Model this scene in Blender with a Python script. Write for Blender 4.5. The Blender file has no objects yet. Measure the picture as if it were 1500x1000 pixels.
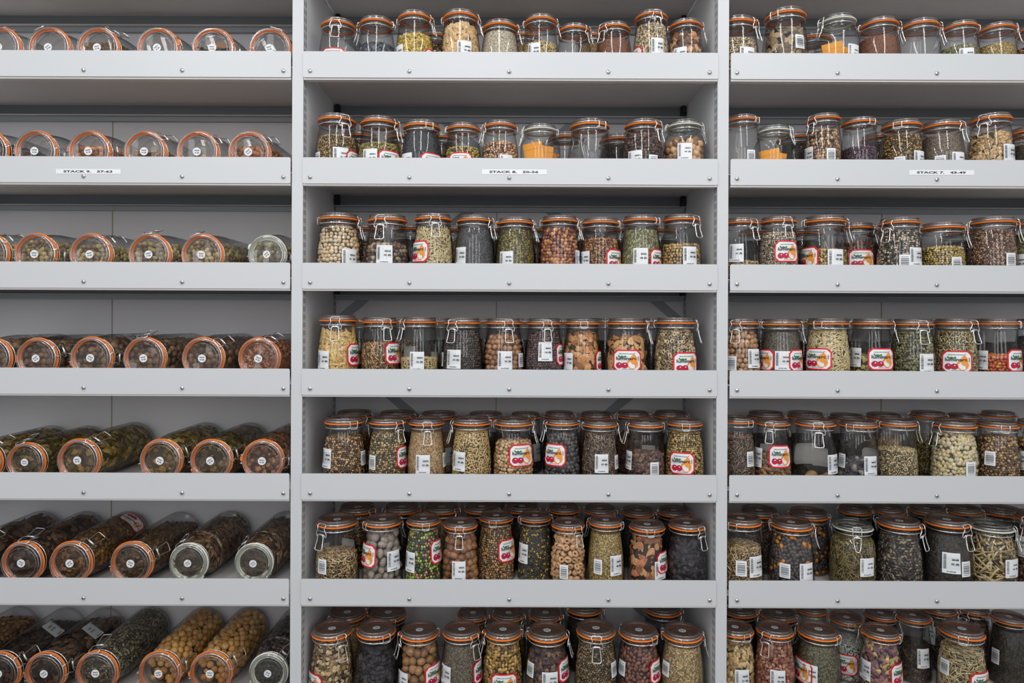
import bpy, bmesh, math, random
import numpy as np
from mathutils import Vector, Matrix
random.seed(7); rng = np.random.default_rng(7)
SC = bpy.context.scene; COL = SC.collection
ZC = 1.5            # camera height
DF = 1.647          # camera to shelf-front plane
F = 1000.0          # focal length in pixels of the 1500 px frame
VX, VY, ROLL = 746.5, 470.0, 0.004
PI = math.pi; R_ = math.radians

def unroll(px, py):
    dx, dy = px-750, py-500
    return 750+dx*math.cos(ROLL)+dy*math.sin(ROLL), 500-dx*math.sin(ROLL)+dy*math.cos(ROLL)
def world(px, py, depth):
    px, py = unroll(px, py); s = F/(DF+depth)
    return (px-VX)/s, (VY-py)/s

# ------------------------------------------------------------------ helpers
def prop(o, label=None, cat=None, group=None, kind=None):
    if label: o['label'] = label
    if cat: o['category'] = cat
    if group: o['group'] = group
    if kind: o['kind'] = kind
    return o
def obj(name, me, parent=None, loc=(0,0,0), rot=(0,0,0), scale=(1,1,1)):
    o = bpy.data.objects.new(name, me); COL.objects.link(o)
    o.parent = parent; o.location = loc; o.rotation_euler = rot; o.scale = scale
    return o
class MB:
    """collects polygons into one mesh"""
    def __init__(s): s.v = []; s.f = []; s.m = []
    def add(s, vs, fs, mi=0):
        b = len(s.v); s.v += [tuple(v) for v in vs]
        for f in fs: s.f.append(tuple(i+b for i in f)); s.m.append(mi)
    def box(s, x0, x1, y0, y1, z0, z1, mi=0):
        s.add([(x0,y0,z0),(x1,y0,z0),(x1,y1,z0),(x0,y1,z0),(x0,y0,z1),(x1,y0,z1),(x1,y1,z1),(x0,y1,z1)],
              [(0,3,2,1),(4,5,6,7),(0,1,5,4),(1,2,6,5),(2,3,7,6),(3,0,4,7)], mi)
    def lathe(s, prof, n=40, mi=0):
        vs = []; fs = []; rows = []
        for r, z in prof:
            if r < 1e-6: rows.append([len(vs)]); vs.append((0,0,z))
            else:
                rows.append(list(range(len(vs), len(vs)+n)))
                vs += [(r*math.cos(2*PI*k/n), r*math.sin(2*PI*k/n), z) for k in range(n)]
        for a, b in zip(rows, rows[1:]):
            for k in range(n):
                k2 = (k+1) % n
                if len(a) == 1 and len(b) == 1: continue
                if len(a) == 1: fs.append((a[0], b[k2], b[k]))
                elif len(b) == 1: fs.append((a[k], a[k2], b[0]))
                else: fs.append((a[k], a[k2], b[k2], b[k]))
        s.add(vs, fs, mi)
    def tube(s, pts, r, closed=False, n=6, sub=3, mi=0):
        P = [Vector(p) for p in pts]; N = len(P); Q = []
        rngi = range(N if closed else N-1)
        for i in rngi:
            p0 = P[(i-1) % N] if (closed or i > 0) else P[0]; p1 = P[i]; p2 = P[(i+1) % N]
            p3 = P[(i+2) % N] if (closed or i+2 < N) else P[-1]
            for k in range(sub):
                t = k/sub
                Q.append(0.5*((2*p1)+(p2-p0)*t+(2*p0-5*p1+4*p2-p3)*t*t+(3*p1-p0-3*p2+p3)*t**3))
        if not closed: Q.append(P[-1])
        M = len(Q); vs = []; fs = []
        up = Vector((0.13, 0.21, 0.97))
        for i in range(M):
            a = Q[(i-1) % M] if (closed or i > 0) else Q[i]; b = Q[(i+1) % M] if (closed or i < M-1) else Q[i]
            t = (b-a).normalized(); u = up - t*up.dot(t)
            if u.length < 1e-3: u = Vector((1,0,0)) - t*t.x
            u.normalize(); w = t.cross(u); up = u
            vs += [Q[i]+r*(math.cos(2*PI*k/n)*u+math.sin(2*PI*k/n)*w) for k in range(n)]
        for i in range(M if closed else M-1):
            j = (i+1) % M
            for k in range(n):
                k2 = (k+1) % n; fs.append((i*n+k, i*n+k2, j*n+k2, j*n+k))
        if not closed: fs += [tuple(range(n))[::-1], tuple((M-1)*n+k for k in range(n))]
        s.add(vs, fs, mi)
    def mesh(s, name, mats, smooth=True, angle=40):
        me = bpy.data.meshes.new(name); me.from_pydata(s.v, [], s.f); me.update()
        for m in mats: me.materials.append(m)
        if len(mats) > 1: me.polygons.foreach_set('material_index', s.m)
        me.polygons.foreach_set('use_smooth', [smooth]*len(me.polygons))
        if smooth and angle < 180: me.set_sharp_from_angle(angle=R_(angle))
        me.update(); return me

# ------------------------------------------------------------------ materials
def lin(h):
    h = h.lstrip('#'); c = [int(h[i:i+2], 16)/255 for i in (0,2,4)]
    return tuple((x/12.92 if x <= .04045 else ((x+.055)/1.055)**2.4) for x in c)+(1,)
def newmat(name):
    m = bpy.data.materials.new(name); m.use_nodes = True
    nt = m.node_tree; return m, nt, nt.nodes, nt.links
def plain(name, h, rough=.5, metal=0, bump=0, bscale=200, spec=.5):
    m, nt, N, L = newmat(name); b = N['Principled BSDF']
    b.inputs['Base Color'].default_value = lin(h); b.inputs['Roughness'].default_value = rough
    b.inputs['Metallic'].default_value = metal; b.inputs['Specular IOR Level'].default_value = spec
    if bump:
        tc = N.new('ShaderNodeTexCoord'); n = N.new('ShaderNodeTexNoise'); n.inputs['Scale'].default_value = bscale
        bp = N.new('ShaderNodeBump'); bp.inputs['Strength'].default_value = bump; bp.inputs['Distance'].default_value = .001
        L.new(tc.outputs['Object'], n.inputs['Vector']); L.new(n.outputs['Fac'], bp.inputs['Height']); L.new(bp.outputs['Normal'], b.inputs['Normal'])
    return m
M_COAT = plain('powder_coat', '#cfd1d3', .38, 0, .12, 900)
M_SHELF = plain('shelf_paint', '#dcd8d5', .45, 0, .1, 900)
M_BACK = plain('back_panel_paint', '#d6d5d8', .6, 0, .1, 500)
M_SIDE = plain('side_panel_paint', '#dcdee0', .5, 0, .1, 700)
M_RAIL = plain('dark_rail_paint', '#9aa0a4', .45)
M_FLANGE = plain('flange_dark', '#6c7276', .5)  # back fold of the shelf, darker than its sheet
M_BRACE = plain('brace_paint', '#8e9498', .5)
M_DARK = plain('slot_shadow', '#6c7276', .7)
M_SEAM = plain('seam_strip', '#9c9482', .6)
M_BLACK = plain('black_clip', '#101214', .5)
M_WALL = plain('wall_paint', '#a0a0a2', .8)
M_FLOOR = plain('floor_vinyl', '#8c8c8a', .5, 0, .2, 40)
M_STEEL = plain('steel_wire', '#e8e8e6', .26, .88)
M_SCREW = plain('screw_steel', '#c8c8c6', .2, 1)
M_SEALO = plain('orange_rubber', '#ff8218', .45)
M_SEALC = plain('clear_rubber', '#efeedf', .4)
M_WHITE = plain('label_paper', '#eceef0', .5)
M_INK = plain('ink_black', '#24262a', .6)
M_BARS = plain('barcode_grey', '#5f656b', .6)
M_RED = plain('label_red', '#e0181c', .5)
M_CHERRY = plain('label_cherry', '#b8103a', .5)
M_PEAR = plain('label_pear', '#f09a34', .5)
M_LEAF = plain('label_green', '#2c7a28', .5)
M_BLUE = plain('label_blue', '#2c4a9c', .5)
M_PACK = plain('orange_card', '#e89a1e', .55)
M_KRAFT = plain('brown_paper', '#b58a5e', .7)

def glassmat(name, tint, edge, refl=.05, rmax=.5, haze=0, hcol='#806050', rough=.04):
    m, nt, N, L = newmat(name); N.remove(N['Principled BSDF']); out = N['Material Output']
    lw = N.new('ShaderNodeLayerWeight'); lw.inputs['Blend'].default_value = .5
    pw = N.new('ShaderNodeMath'); pw.operation = 'POWER'; pw.inputs[1].default_value = 4
    ma = N.new('ShaderNodeMath'); ma.operation = 'MULTIPLY_ADD'; ma.inputs[1].default_value = rmax; ma.inputs[2].default_value = refl
    p2 = N.new('ShaderNodeMath'); p2.operation = 'POWER'; p2.inputs[1].default_value = 2.2
    mx = N.new('ShaderNodeMix'); mx.data_type = 'RGBA'
    mx.inputs[6].default_value = tint+(1,); mx.inputs[7].default_value = edge+(1,)  # edge tint darkens grazing glass to imitate refraction
    tr = N.new('ShaderNodeBsdfTransparent'); gl = N.new('ShaderNodeBsdfGlossy'); gl.inputs['Roughness'].default_value = rough
    ms = N.new('ShaderNodeMixShader')
    L.new(lw.outputs['Facing'], pw.inputs[0]); L.new(pw.outputs[0], ma.inputs[0]); L.new(ma.outputs[0], ms.inputs[0])
    L.new(lw.outputs['Facing'], p2.inputs[0]); L.new(p2.outputs[0], mx.inputs[0]); L.new(mx.outputs[2], tr.inputs['Color'])
    base = tr.outputs[0]
    if haze:
        df = N.new('ShaderNodeBsdfDiffuse'); df.inputs['Color'].default_value = lin(hcol); hz = N.new('ShaderNodeMixShader'); hz.inputs[0].default_value = haze
        L.new(tr.outputs[0], hz.inputs[1]); L.new(df.outputs[0], hz.inputs[2]); base = hz.outputs[0]
    L.new(base, ms.inputs[1]); L.new(gl.outputs[0], ms.inputs[2]); L.new(ms.outputs[0], out.inputs['Surface'])
    return m
M_GLASS = glassmat('jar_glass', (.975,.98,.98), (.42,.43,.44), .045, .5)
M_LID = glassmat('lid_glass', (.96,.94,.92), (.55,.50,.48), .05, .5)
M_LIDU = glassmat('lid_glass_seal_reflect', (.86,.80,.77), (.50,.44,.41), .07, .5, .30, '#957b6e')  # brown tint and haze imitate the orange seal reflected in the lid
M_LIDC = glassmat('clear_lid_glass', (.90,.91,.89), (.50,.52,.50), .06, .5, .03, '#b0b0a4')
M_RIM = glassmat('rim_highlight', (.80,.80,.80), (.6,.6,.6), .30, .4, .12, '#d0d0d0', .22)  # pale colour imitates bright lines refracted in thick lid glass
M_GREYP = plain('label_reverse', '#a8a6a2', .7)

_ramp = {}
GAIN = 1.68
def boost(h):
    c = np.array(lin(h)[:3]); g = c.mean(); c = c*min(GAIN, .80/max(c.max(), .01)); return tuple(c)+(1,)
def soften(pal):
    m = np.array([lin(h)[:3] for h in pal]).mean(0); out = []
    for h in pal:
        c = np.array(lin(h)[:3]); k = .2 if np.ptp(c) < .45 else .08
        c = c*(1-k)+m*k; c = np.where(c <= .0031308, c*12.92, 1.055*c**(1/2.4)-.055); out.append('#%02x%02x%02x' % tuple(int(round(x*255)) for x in c))
    return out
def ramp(N, pal):
    pal = soften(pal)
    r = N.new('ShaderNodeValToRGB'); e = r.color_ramp.elements
    while len(e) > 1: e.remove(e[-1])
    e[0].position = 0; e[0].color = boost(pal[0])
    for i, c in enumerate(pal[1:], 1):
        x = e.new(i/len(pal)); x.color = boost(c)
    r.color_ramp.interpolation = 'CONSTANT' if len(pal) > 2 else 'LINEAR'
    return r
def piece_mat(name, pal, rough=.5):
    m, nt, N, L = newmat(name); b = N['Principled BSDF']; b.inputs['Roughness'].default_value = rough
    g = N.new('ShaderNodeNewGeometry'); r = ramp(N, pal)
    L.new(g.outputs['Random Per Island'], r.inputs[0])
    tc = N.new('ShaderNodeTexCoord'); n = N.new('ShaderNodeTexNoise'); n.inputs['Scale'].default_value = 260; n.inputs['Detail'].default_value = 3
    L.new(tc.outputs['Object'], n.inputs['Vector'])
    mr = N.new('ShaderNodeMapRange'); mr.inputs[1].default_value = .3; mr.inputs[2].default_value = .7; mr.inputs[3].default_value = .62; mr.inputs[4].default_value = 1.2
    L.new(n.outputs['Fac'], mr.inputs[0])
    mx = N.new('ShaderNodeVectorMath'); mx.operation = 'SCALE'
    L.new(r.outputs[0], mx.inputs[0]); L.new(mr.outputs[0], mx.inputs['Scale']); L.new(mx.outputs[0], b.inputs['Base Color'])
    return m
def each_mat(name, pal, rough=.5):
    m = piece_mat(name, pal, rough); N = m.node_tree.nodes; L = m.node_tree.links
    oi = N.new('ShaderNodeObjectInfo'); r = [n for n in N if n.type == 'VALTORGB'][0]
    L.new(oi.outputs['Random'], r.inputs[0]); return m
def fine_mat(name, pal, p, stretch=1.0, rough=.6):
    m, nt, N, L = newmat(name); b = N['Principled BSDF']; b.inputs['Roughness'].default_value = rough
    tc = N.new('ShaderNodeTexCoord')
    src = tc.outputs['Object']
    if stretch > 1.01:
        n = N.new('ShaderNodeTexNoise'); n.inputs['Scale'].default_value = .35/p; n.inputs['Detail'].default_value = 1
        L.new(src, n.inputs['Vector'])
        vs = N.new('ShaderNodeVectorMath'); vs.operation = 'SCALE'; vs.inputs['Scale'].default_value = p*3.5
        L.new(n.outputs['Color'], vs.inputs[0])
        va = N.new('ShaderNodeVectorMath'); va.operation = 'ADD'; L.new(src, va.inputs[0]); L.new(vs.outputs[0], va.inputs[1])
        mp = N.new('ShaderNodeMapping'); mp.inputs['Scale'].default_value = (1, 1, 1/stretch); mp.inputs['Rotation'].default_value = (.3, .5, .6)
        L.new(va.outputs[0], mp.inputs[0]); src = mp.outputs[0]
    v = N.new('ShaderNodeTexVoronoi'); v.inputs['Scale'].default_value = 1/p
    L.new(src, v.inputs['Vector'])
    sp = N.new('ShaderNodeSeparateColor'); L.new(v.outputs['Color'], sp.inputs[0])
    r = ramp(N, pal); L.new(sp.outputs[0], r.inputs[0])
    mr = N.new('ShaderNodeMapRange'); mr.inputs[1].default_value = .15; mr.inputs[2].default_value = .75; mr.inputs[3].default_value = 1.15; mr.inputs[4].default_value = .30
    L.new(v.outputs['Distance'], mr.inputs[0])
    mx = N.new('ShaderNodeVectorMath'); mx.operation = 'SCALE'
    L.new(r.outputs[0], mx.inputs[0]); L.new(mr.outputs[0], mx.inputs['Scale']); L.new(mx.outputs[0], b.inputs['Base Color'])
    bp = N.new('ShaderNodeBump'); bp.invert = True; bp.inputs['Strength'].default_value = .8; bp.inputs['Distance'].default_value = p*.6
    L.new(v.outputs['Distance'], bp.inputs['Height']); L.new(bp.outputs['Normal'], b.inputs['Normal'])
    return m

# ------------------------------------------------------------------ jar shapes (metres, z up, z=0 at the foot; top parts have z=0 at the lid top)
H0 = .165
PROF = {
 'round': [(0,.0045),(.030,.004),(.041,.002),(.046,0),(.0495,.0012),(.0522,.0045),(.0534,.010),(.0537,.018),(.0537,.045),(.0534,.060),(.0525,.075),(.0508,.090),
           (.0488,.104),(.0468,.117),(.0453,.126),(.0443,.131),(.0441,.134),(.0452,.1365),(.0458,.139),(.0452,.141),(.0444,.143),(.0446,.146),(.0462,.1478),(.0463,.1502),(.043,.1506),(.0405,.1495),(.0402,.136)],
 'clear': [(0,.0045),(.034,.004),(.045,.002),(.050,0),(.054,.002),(.0565,.007),(.0572,.015),(.0572,.085),(.0568,.098),(.0552,.109),(.0520,.118),(.0480,.125),
           (.0450,.129),(.0441,.1325),(.0442,.1355),(.0455,.138),(.0458,.140),(.0452,.142),(.0444,.144),(.0446,.146),(.0462,.1478),(.0463,.1502),(.043,.1506),(.0405,.1495),(.0402,.136)],
}
LL = .272; KL = 1.07
PROF['long'] = [(0,.006),(.030,.005),(.043,.002),(.049,0),(.0535,.0015),(.0560,.005),(.0572,.012),(.0575,.022),(.0575,.165),(.0570,.182),(.0555,.200),(.0532,.216),(.0508,.2285),
        (.0490,.2345),(.0475,.2385)]+[(r*KL, LL-(H0-z)*KL) for r, z in PROF['round'][16:]]
PROF['longclear'] = [(0,.006),(.030,.005),(.043,.002),(.049,0),(.0545,.0015),(.0575,.005),(.0585,.012),(.059,.022),(.059,.185),(.058,.198),(.0548,.211),(.0500,.2215),(.0462,.2275),
        (.0448,.2325)]+[(r*.98, LL-(H0-z)*.98) for r, z in PROF['round'][16:]]
def densify(pr):
    out = []
    for i in range(len(pr)-1):
        p0 = pr[max(i-1,0)]; p1 = pr[i]; p2 = pr[i+1]; p3 = pr[min(i+2,len(pr)-1)]
        for k in range(2):
            t = k/2
            out.append(tuple(.5*((2*p1[j])+(p2[j]-p0[j])*t+(2*p0[j]-5*p1[j]+4*p2[j]-p3[j])*t*t+(3*p1[j]-p0[j]-3*p2[j]+p3[j])*t**3) for j in (0,1)))
    out.append(pr[-1]); return [(max(r,0), z) for r, z in out]
def rad(style, z):
    """outer body radius at height z, below the rim"""
    pr = PROF[style][3:]
    for (r0,z0),(r1,z1) in zip(pr, pr[1:]):
        if z1 > z0 and z <= z1 and z >= z0: return r0+(r1-r0)*(z-z0)/(z1-z0)
        if z1 < z0: break
    return .044 if z > .1 else pr[0][0]
ME = {}
for st in PROF:
    b = MB(); b.lathe(densify(PROF[st]), 48); ME['body_'+st] = b.mesh('jar_body_'+st, [M_GLASS], True, 180)
for nm, mat in (('o', M_LID), ('u', M_LIDU), ('c', M_LIDC)):
    b = MB(); b.lathe([(0,-.0125),(.030,-.0125),(.0375,-.0150),(.0385,-.0125),(.0455,-.0122),(.0468,-.0110),(.0466,-.0092),(.0440,-.0084),(.0433,-.0072),(.0434,-.0045),(.0437,-.0022),(.0430,-.0006),(.0410,0),(.0385,-.0005),(.0362,-.0022),(.0345,-.0042),(.0325,-.0050),(0,-.0052)], 48)
    for rr, zz, tr_ in ((.0433,-.0012,.0009),(.0352,-.0040,.0007),(.0466,-.0100,.0007)):
        b.tube([(rr*math.cos(2*PI*k/40), rr*math.sin(2*PI*k/40), zz) for k in range(40)], tr_, True, 5, 1, 1)  # rings added along the lid edges as painted highlights
    ME['lid_'+nm] = b.mesh('jar_lid_'+nm, [mat, M_RIM], True, 180)
for nm, mat in (('o', M_SEALO), ('c', M_SEALC)):
    q = .0400 if nm == 'o' else .0365
    b = MB(); b.lathe([(q,-.0126),(.0484,-.0122),(.0494,-.0136),(.0484,-.0152),(q,-.0145),(q,-.0126)], 48)
    b.add([(.047,-.0075,-.0126),(.0522,-.0052,-.0120),(.0534,0,-.0118),(.0522,.0052,-.0120),(.047,.0075,-.0126),
           (.047,-.0075,-.0143),(.0522,-.0052,-.0137),(.0534,0,-.0135),(.0522,.0052,-.0137),(.047,.0075,-.0143)],
          [(0,1,2,3,4),(9,8,7,6,5),(0,5,6,1),(1,6,7,2),(2,7,8,3),(3,8,9,4)])
    ME['seal_'+nm] = b.mesh('jar_seal_'+nm, [mat], True, 40)
WR = .00112
def ring(r, z, n=40): return [(r*math.cos(2*PI*k/n), r*math.sin(2*PI*k/n), z) for k in range(n)]
def clasp_mesh(variant):
    b = MB()
    b.tube(ring(.0458,-.0245), .0012, True, 6, 1)       # neck wire
    b.tube(ring(.0447,-.0078), .0011, True, 6, 1)       # lid wire
    # local +X is the clasp side; (radius, u, z)
    def T(l): return [(d, u, z) for u, z, d in l]
    if variant == 'o':
        out = [(-.0095,-.0045,.0475),(0,-.0042,.0478),(.0095,-.0045,.0475),(.0125,-.0090,.0515),(.0105,-.0135,.0530),(.0110,-.0175,.0535),(.0150,-.0250,.0525),(.0152,-.0310,.0520),(.0120,-.0345,.0515),
               (.0085,-.0290,.0535),(0,-.0275,.0545),(-.0085,-.0290,.0535),(-.0120,-.0345,.0515),(-.0152,-.0310,.0520),(-.0150,-.0250,.0525),(-.0110,-.0175,.0535),(-.0105,-.0135,.0530),(-.0125,-.0090,.0515)]
        lev = [(0,-.0290,.0552),(-.0065,-.0295,.0552),(-.0088,-.0350,.0553),(-.0095,-.0450,.0575),(-.0108,-.0570,.0610),(-.0100,-.0620,.0628),(-.0060,-.0632,.0632),(0,-.0633,.0632),(.0060,-.0632,.0632),(.0100,-.0620,.0628),(.0108,-.0570,.0610),(.0095,-.0450,.0575),(.0088,-.0350,.0553),(.0065,-.0295,.0552)]
    else:
        out = [(-.0095,-.0030,.0475),(0,-.0030,.0478),(.0095,-.0030,.0475),(.0105,-.0090,.0520),(.0100,-.0200,.0535),(.0098,-.0330,.0525),(.0075,-.0350,.0520),(.0060,-.0260,.0535),(0,-.0245,.054),(-.0060,-.0260,.0535),(-.0075,-.0350,.0520),(-.0098,-.0330,.0525),(-.0100,-.0200,.0535),(-.0105,-.0090,.0520)]
        lev = [(0,-.0270,.0552),(-.0080,-.0280,.0552),(-.0085,-.0400,.0560),(-.0062,-.0520,.0600),(-.0040,-.0590,.0620),(0,-.0605,.0625),(.0040,-.0590,.0620),(.0062,-.0520,.0600),(.0085,-.0400,.0560),(.0080,-.0280,.0552)]
    b.tube(T(out), WR, True, 6, 3)
    lv = MB(); lv.tube(T(lev), .0012, True, 6, 3)
    # hinge on the far side
    for r0 in (1,):
        h = [(-.0090,-.0085,.0440),(-.0095,-.0065,.0480),(-.0100,-.0100,.0508),(-.0095,-.0190,.0510),(-.0095,-.0245,.0500),(-.004,-.0262,.0495),(.004,-.0262,.0495),(.0095,-.0245,.0500),(.0095,-.0190,.0510),(.0100,-.0100,.0508),(.0095,-.0065,.0480),(.0090,-.0085,.0440)]
        b.tube([(-d, u, z) for u, z, d in h], WR, False, 6, 3)
        b.tube([(-.0475,-.0150,-.0245),(-.0500,-.0120,-.0225),(-.0505,0,-.0225),(-.0500,.0120,-.0225),(-.0475,.0150,-.0245)], WR, False, 6, 2)
    return b.mesh('wire_bail_'+variant, [M_STEEL], True, 180), lv.mesh('lever_'+variant, [M_STEEL], True, 180)
ME['bail_o'], ME['lever_o'] = clasp_mesh('o')
ME['bail_c'], ME['lever_c'] = clasp_mesh('c')

# ------------------------------------------------------------------ printed labels
_txt = {}
def text_geo(s, bold=0.0):
    k = (s, bold)
    if k not in _txt:
        cu = bpy.data.curves.new('glyphs', 'FONT'); cu.body = s; cu.size = 1; cu.resolution_u = 2; cu.offset = bold
        cu.align_x = 'LEFT'; o = bpy.data.objects.new('glyphs', cu); COL.objects.link(o)
        me = o.to_mesh(); v = [(p.co.x, p.co.y) for p in me.vertices]; f = [tuple(p.vertices) for p in me.polygons]
        o.to_mesh_clear(); bpy.data.objects.remove(o); bpy.data.curves.remove(cu)
        w = max((p[0] for p in v), default=1); _txt[k] = (v, f, w)
    return _txt[k]
class Flat:
    """2-D drawing (u right, v up, metres) in layers"""
    def __init__(s): s.v = []; s.f = []; s.m = []
    def poly(s, pts, mi, lay):
        b = len(s.v); s.v += [(u, v, lay) for u, v in pts]; s.f.append(tuple(range(b, b+len(pts)))); s.m.append(mi)
    def rect(s, u0, u1, v0, v1, mi, lay, n=1):
        for i in range(n):
            a = u0+(u1-u0)*i/n; c = u0+(u1-u0)*(i+1)/n
            s.poly([(a,v0),(c,v0),(c,v1),(a,v1)], mi, lay)
    def ell(s, u, v, ru, rv, mi, lay, n=18): s.poly([(u+ru*math.cos(2*PI*k/n), v+rv*math.sin(2*PI*k/n)) for k in range(n)], mi, lay)
    def text(s, t, u, v, w, h, mi, lay, bold=.02):
        tv, tf, tw = text_geo(t, bold); b = len(s.v)
        s.v += [(u+x*w/tw, v+y*h/.72, lay) for x, y in tv]
        s.f += [tuple(i+b for i in f) for f in tf]; s.m += [mi]*len(tf)
    def mesh(s, name, mats, mapf):
        me = bpy.data.meshes.new(name); me.from_pydata([mapf(*p) for p in s.v], [], s.f)
        for m in mats: me.materials.append(m)
        me.polygons.foreach_set('material_index', s.m); me.update(); return me
LMATS = [M_WHITE, M_INK, M_BARS, M_RED, M_CHERRY, M_PEAR, M_LEAF, M_GREYP]
def strip_poly(F_, outline, mi, lay, n=10):
    """convex polygon cut in vertical strips so it can bend"""
    us = [p[0] for p in outline]; u0, u1 = min(us), max(us)
    def at(u):
        ys = []
        for (a,b),(c,d) in zip(outline, outline[1:]+outline[:1]):
            if a != c and min(a,c) <= u+1e-9 and u-1e-9 <= max(a,c): ys.append(b+(d-b)*(u-a)/(c-a))
            elif a == c and abs(u-a) < 1e-9: ys += [b, d]
        return min(ys), max(ys)
    for i in range(n):
        a = u0+(u1-u0)*i/n; c = u0+(u1-u0)*(i+1)/n; (a0,a1),(c0,c1) = at(a), at(c)
        F_.poly([(a,a0),(c,c0),(c,c1),(a,a1)], mi, lay)
def draw_label(kind, t1, t2):
    f = Flat(); r = random.Random(t1+t2)
    if kind == 'w':
        f.rect(-.0195,.0195,-.0235,.0235,0,0,6)
        y = .0195
        while y > -.013:
            h = r.choice((.0006,.0010,.0015)); f.rect(-.0165,-.0108,y-h,y,2,1,1); y -= h+r.choice((.0006,.0010))
        f.text(t1, .0005,.0065,.0150,.0042,1,1,.03)
        f.text(t2, -.0010,-.0035,.0172,.0042,1,1,.03)
        f.text('01%05d' % (r.random()*99999), -.010,-.0205,.019,.0028,1,1,.03)
    elif kind == 'b':
        f.rect(-.0125,.0125,-.0175,.0175,0,0,4)
        f.rect(-.0085,.0085,.0112,.0122,1,1,3)
        for y, h in ((.0080,.0018),(.0050,.0012),(.0028,.0020),(-.0005,.0012),(-.0028,.0022),(-.0062,.0012),(-.0088,.0014)):
            f.rect(-.0090,.0090,y-h,y,2,1,3)
        f.rect(-.0085,.0085,-.0138,-.0130,1,1,3)
    else:
        def octa(w, h, c): return [(-w,-h+c),(-w+c,-h),(w-c,-h),(w,-h+c),(w,h-c),(w-c,h),(-w+c,h),(-w,h-c)]
        strip_poly(f, octa(.0350,.0272,.0095), 3, 0, 16); strip_poly(f, octa(.0312,.0237,.0080), 0, 1, 16)
        f.ell(.0120,-.0078,.0140,.0125,5,2,22); f.ell(.0155,.0030,.0082,.0120,5,2,18)
        f.ell(-.0060,-.0115,.0082,.0075,4,3); f.ell(-.0190,-.0115,.0082,.0075,4,3)
        f.ell(-.0050,-.0088,.0016,.0013,0,4,8); f.ell(-.0180,-.0088,.0016,.0013,0,4,8)
        f.poly([(-.0225,.0115),(-.018,.0085),(-.012,.0078),(-.004,.0088),(-.0015,.0112),(-.0040,.0130),(-.0085,.0108),(-.0120,.0128),(-.017,.0108),(-.0200,.0145)],6,5)
        f.text('luminarc', -.0270,.0022,.0490,.0082,1,4,.025)
        f.text('VERRES RECETTES MAISON', -.0205,.0165,.038,.0018,1,4,.03)
        f.text('QUALITE FRANCE', -.012,-.0215,.028,.0014,1,4,.03)
        f.poly([(.0148,.0135),(.0158,.0135),(.0195,.0200),(.0185,.0205)],3,5)
        f.rect(.0258,.0268,-.001,.011,2,4); f.rect(.0275,.0283,.001,.010,2,4)
    return f
def reverse_label(kind):
    f = Flat()
    if kind == 'r':
        w, h, c = .0345, .0270, .0075; strip_poly(f, [(-w,-h+c),(-w+c,-h),(w-c,-h),(w,-h+c),(w,h-c),(w-c,h),(-w+c,h),(-w,h-c)], 7, 0, 14)
    else: f.rect(*((-.0195,.0195,-.0235,.0235) if kind == 'w' else (-.0125,.0125,-.0175,.0175)),7,0,6)
    return f
_lab = {}
def label_mesh(kind, style, zc, t1, t2, rev=False):
    key = (kind, style, round(zc,4), t1, t2, rev)
    if key not in _lab:
        f = reverse_label(kind) if rev else draw_label(kind, t1, t2); R0 = rad(style, zc)
        def mp(u, v, lay):
            z = min(max(zc+v, .003), .125); R = max(rad(style, z), .044)+.0005+lay*.00016; a = u/R0
            return (R*math.cos(a), R*math.sin(a), z)
        _lab[key] = f.mesh('jar_label', LMATS, mp)
    return _lab[key]
_stk = {}
def sticker_mesh(t1, t2):
    if (t1,t2) not in _stk:
        f = Flat(); f.ell(0,0,.0092,.0092,0,0,24)
        f.text(t1, -.0058,.0010,.0116,.0030,1,1,.03); f.text(t2, -.0052,-.0042,.0104,.0030,1,1,.03)
        _stk[(t1,t2)] = f.mesh('lid_sticker', LMATS, lambda u,v,l: (u,v,l*.0002))
    return _stk[(t1,t2)]

# ------------------------------------------------------------------ contents
def ico(n):
    bm = bmesh.new(); bmesh.ops.create_icosphere(bm, subdivisions=n, radius=1)
    v = np.array([x.co[:] for x in bm.verts]); f = np.array([[y.index for y in x.verts] for x in bm.faces]); bm.free(); return v, f
ICO = {1: ico(1), 2: ico(2)}
def stick_geo():
    b = MB(); b.lathe([(0,-1),(.7,-.93),(1,-.7),(1,0),(1,.7),(.7,.93),(0,1)], 6)
    v = np.array(b.v)[:, [2,0,1]]; f = []
    for q in b.f:
        f.append(q[:3]); 
        if len(q) == 4: f.append((q[0], q[2], q[3]))
    return v, np.array(f)
STICK = stick_geo()
def ring_geo():
    vs = []; fs = []; n, m = 9, 4
    for i in range(n):
        a = 2*PI*i/n
        for j in range(m):
            b_ = 2*PI*j/m; vs.append(((.68+.32*math.cos(b_))*math.cos(a), (.68+.32*math.cos(b_))*math.sin(a), .9*math.sin(b_)))
    for i in range(n):
        for j in range(m):
            a, b_, c, d = i*m+j, ((i+1)%n)*m+j, ((i+1)%n)*m+(j+1)%m, i*m+(j+1)%m
            fs += [(a,b_,c),(a,c,d)]
    return np.array(vs), np.array(fs)
RINGG = ring_geo()
def inner(style, z): return max(rad(style, max(z,.004)), .0402)-.0020

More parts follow.
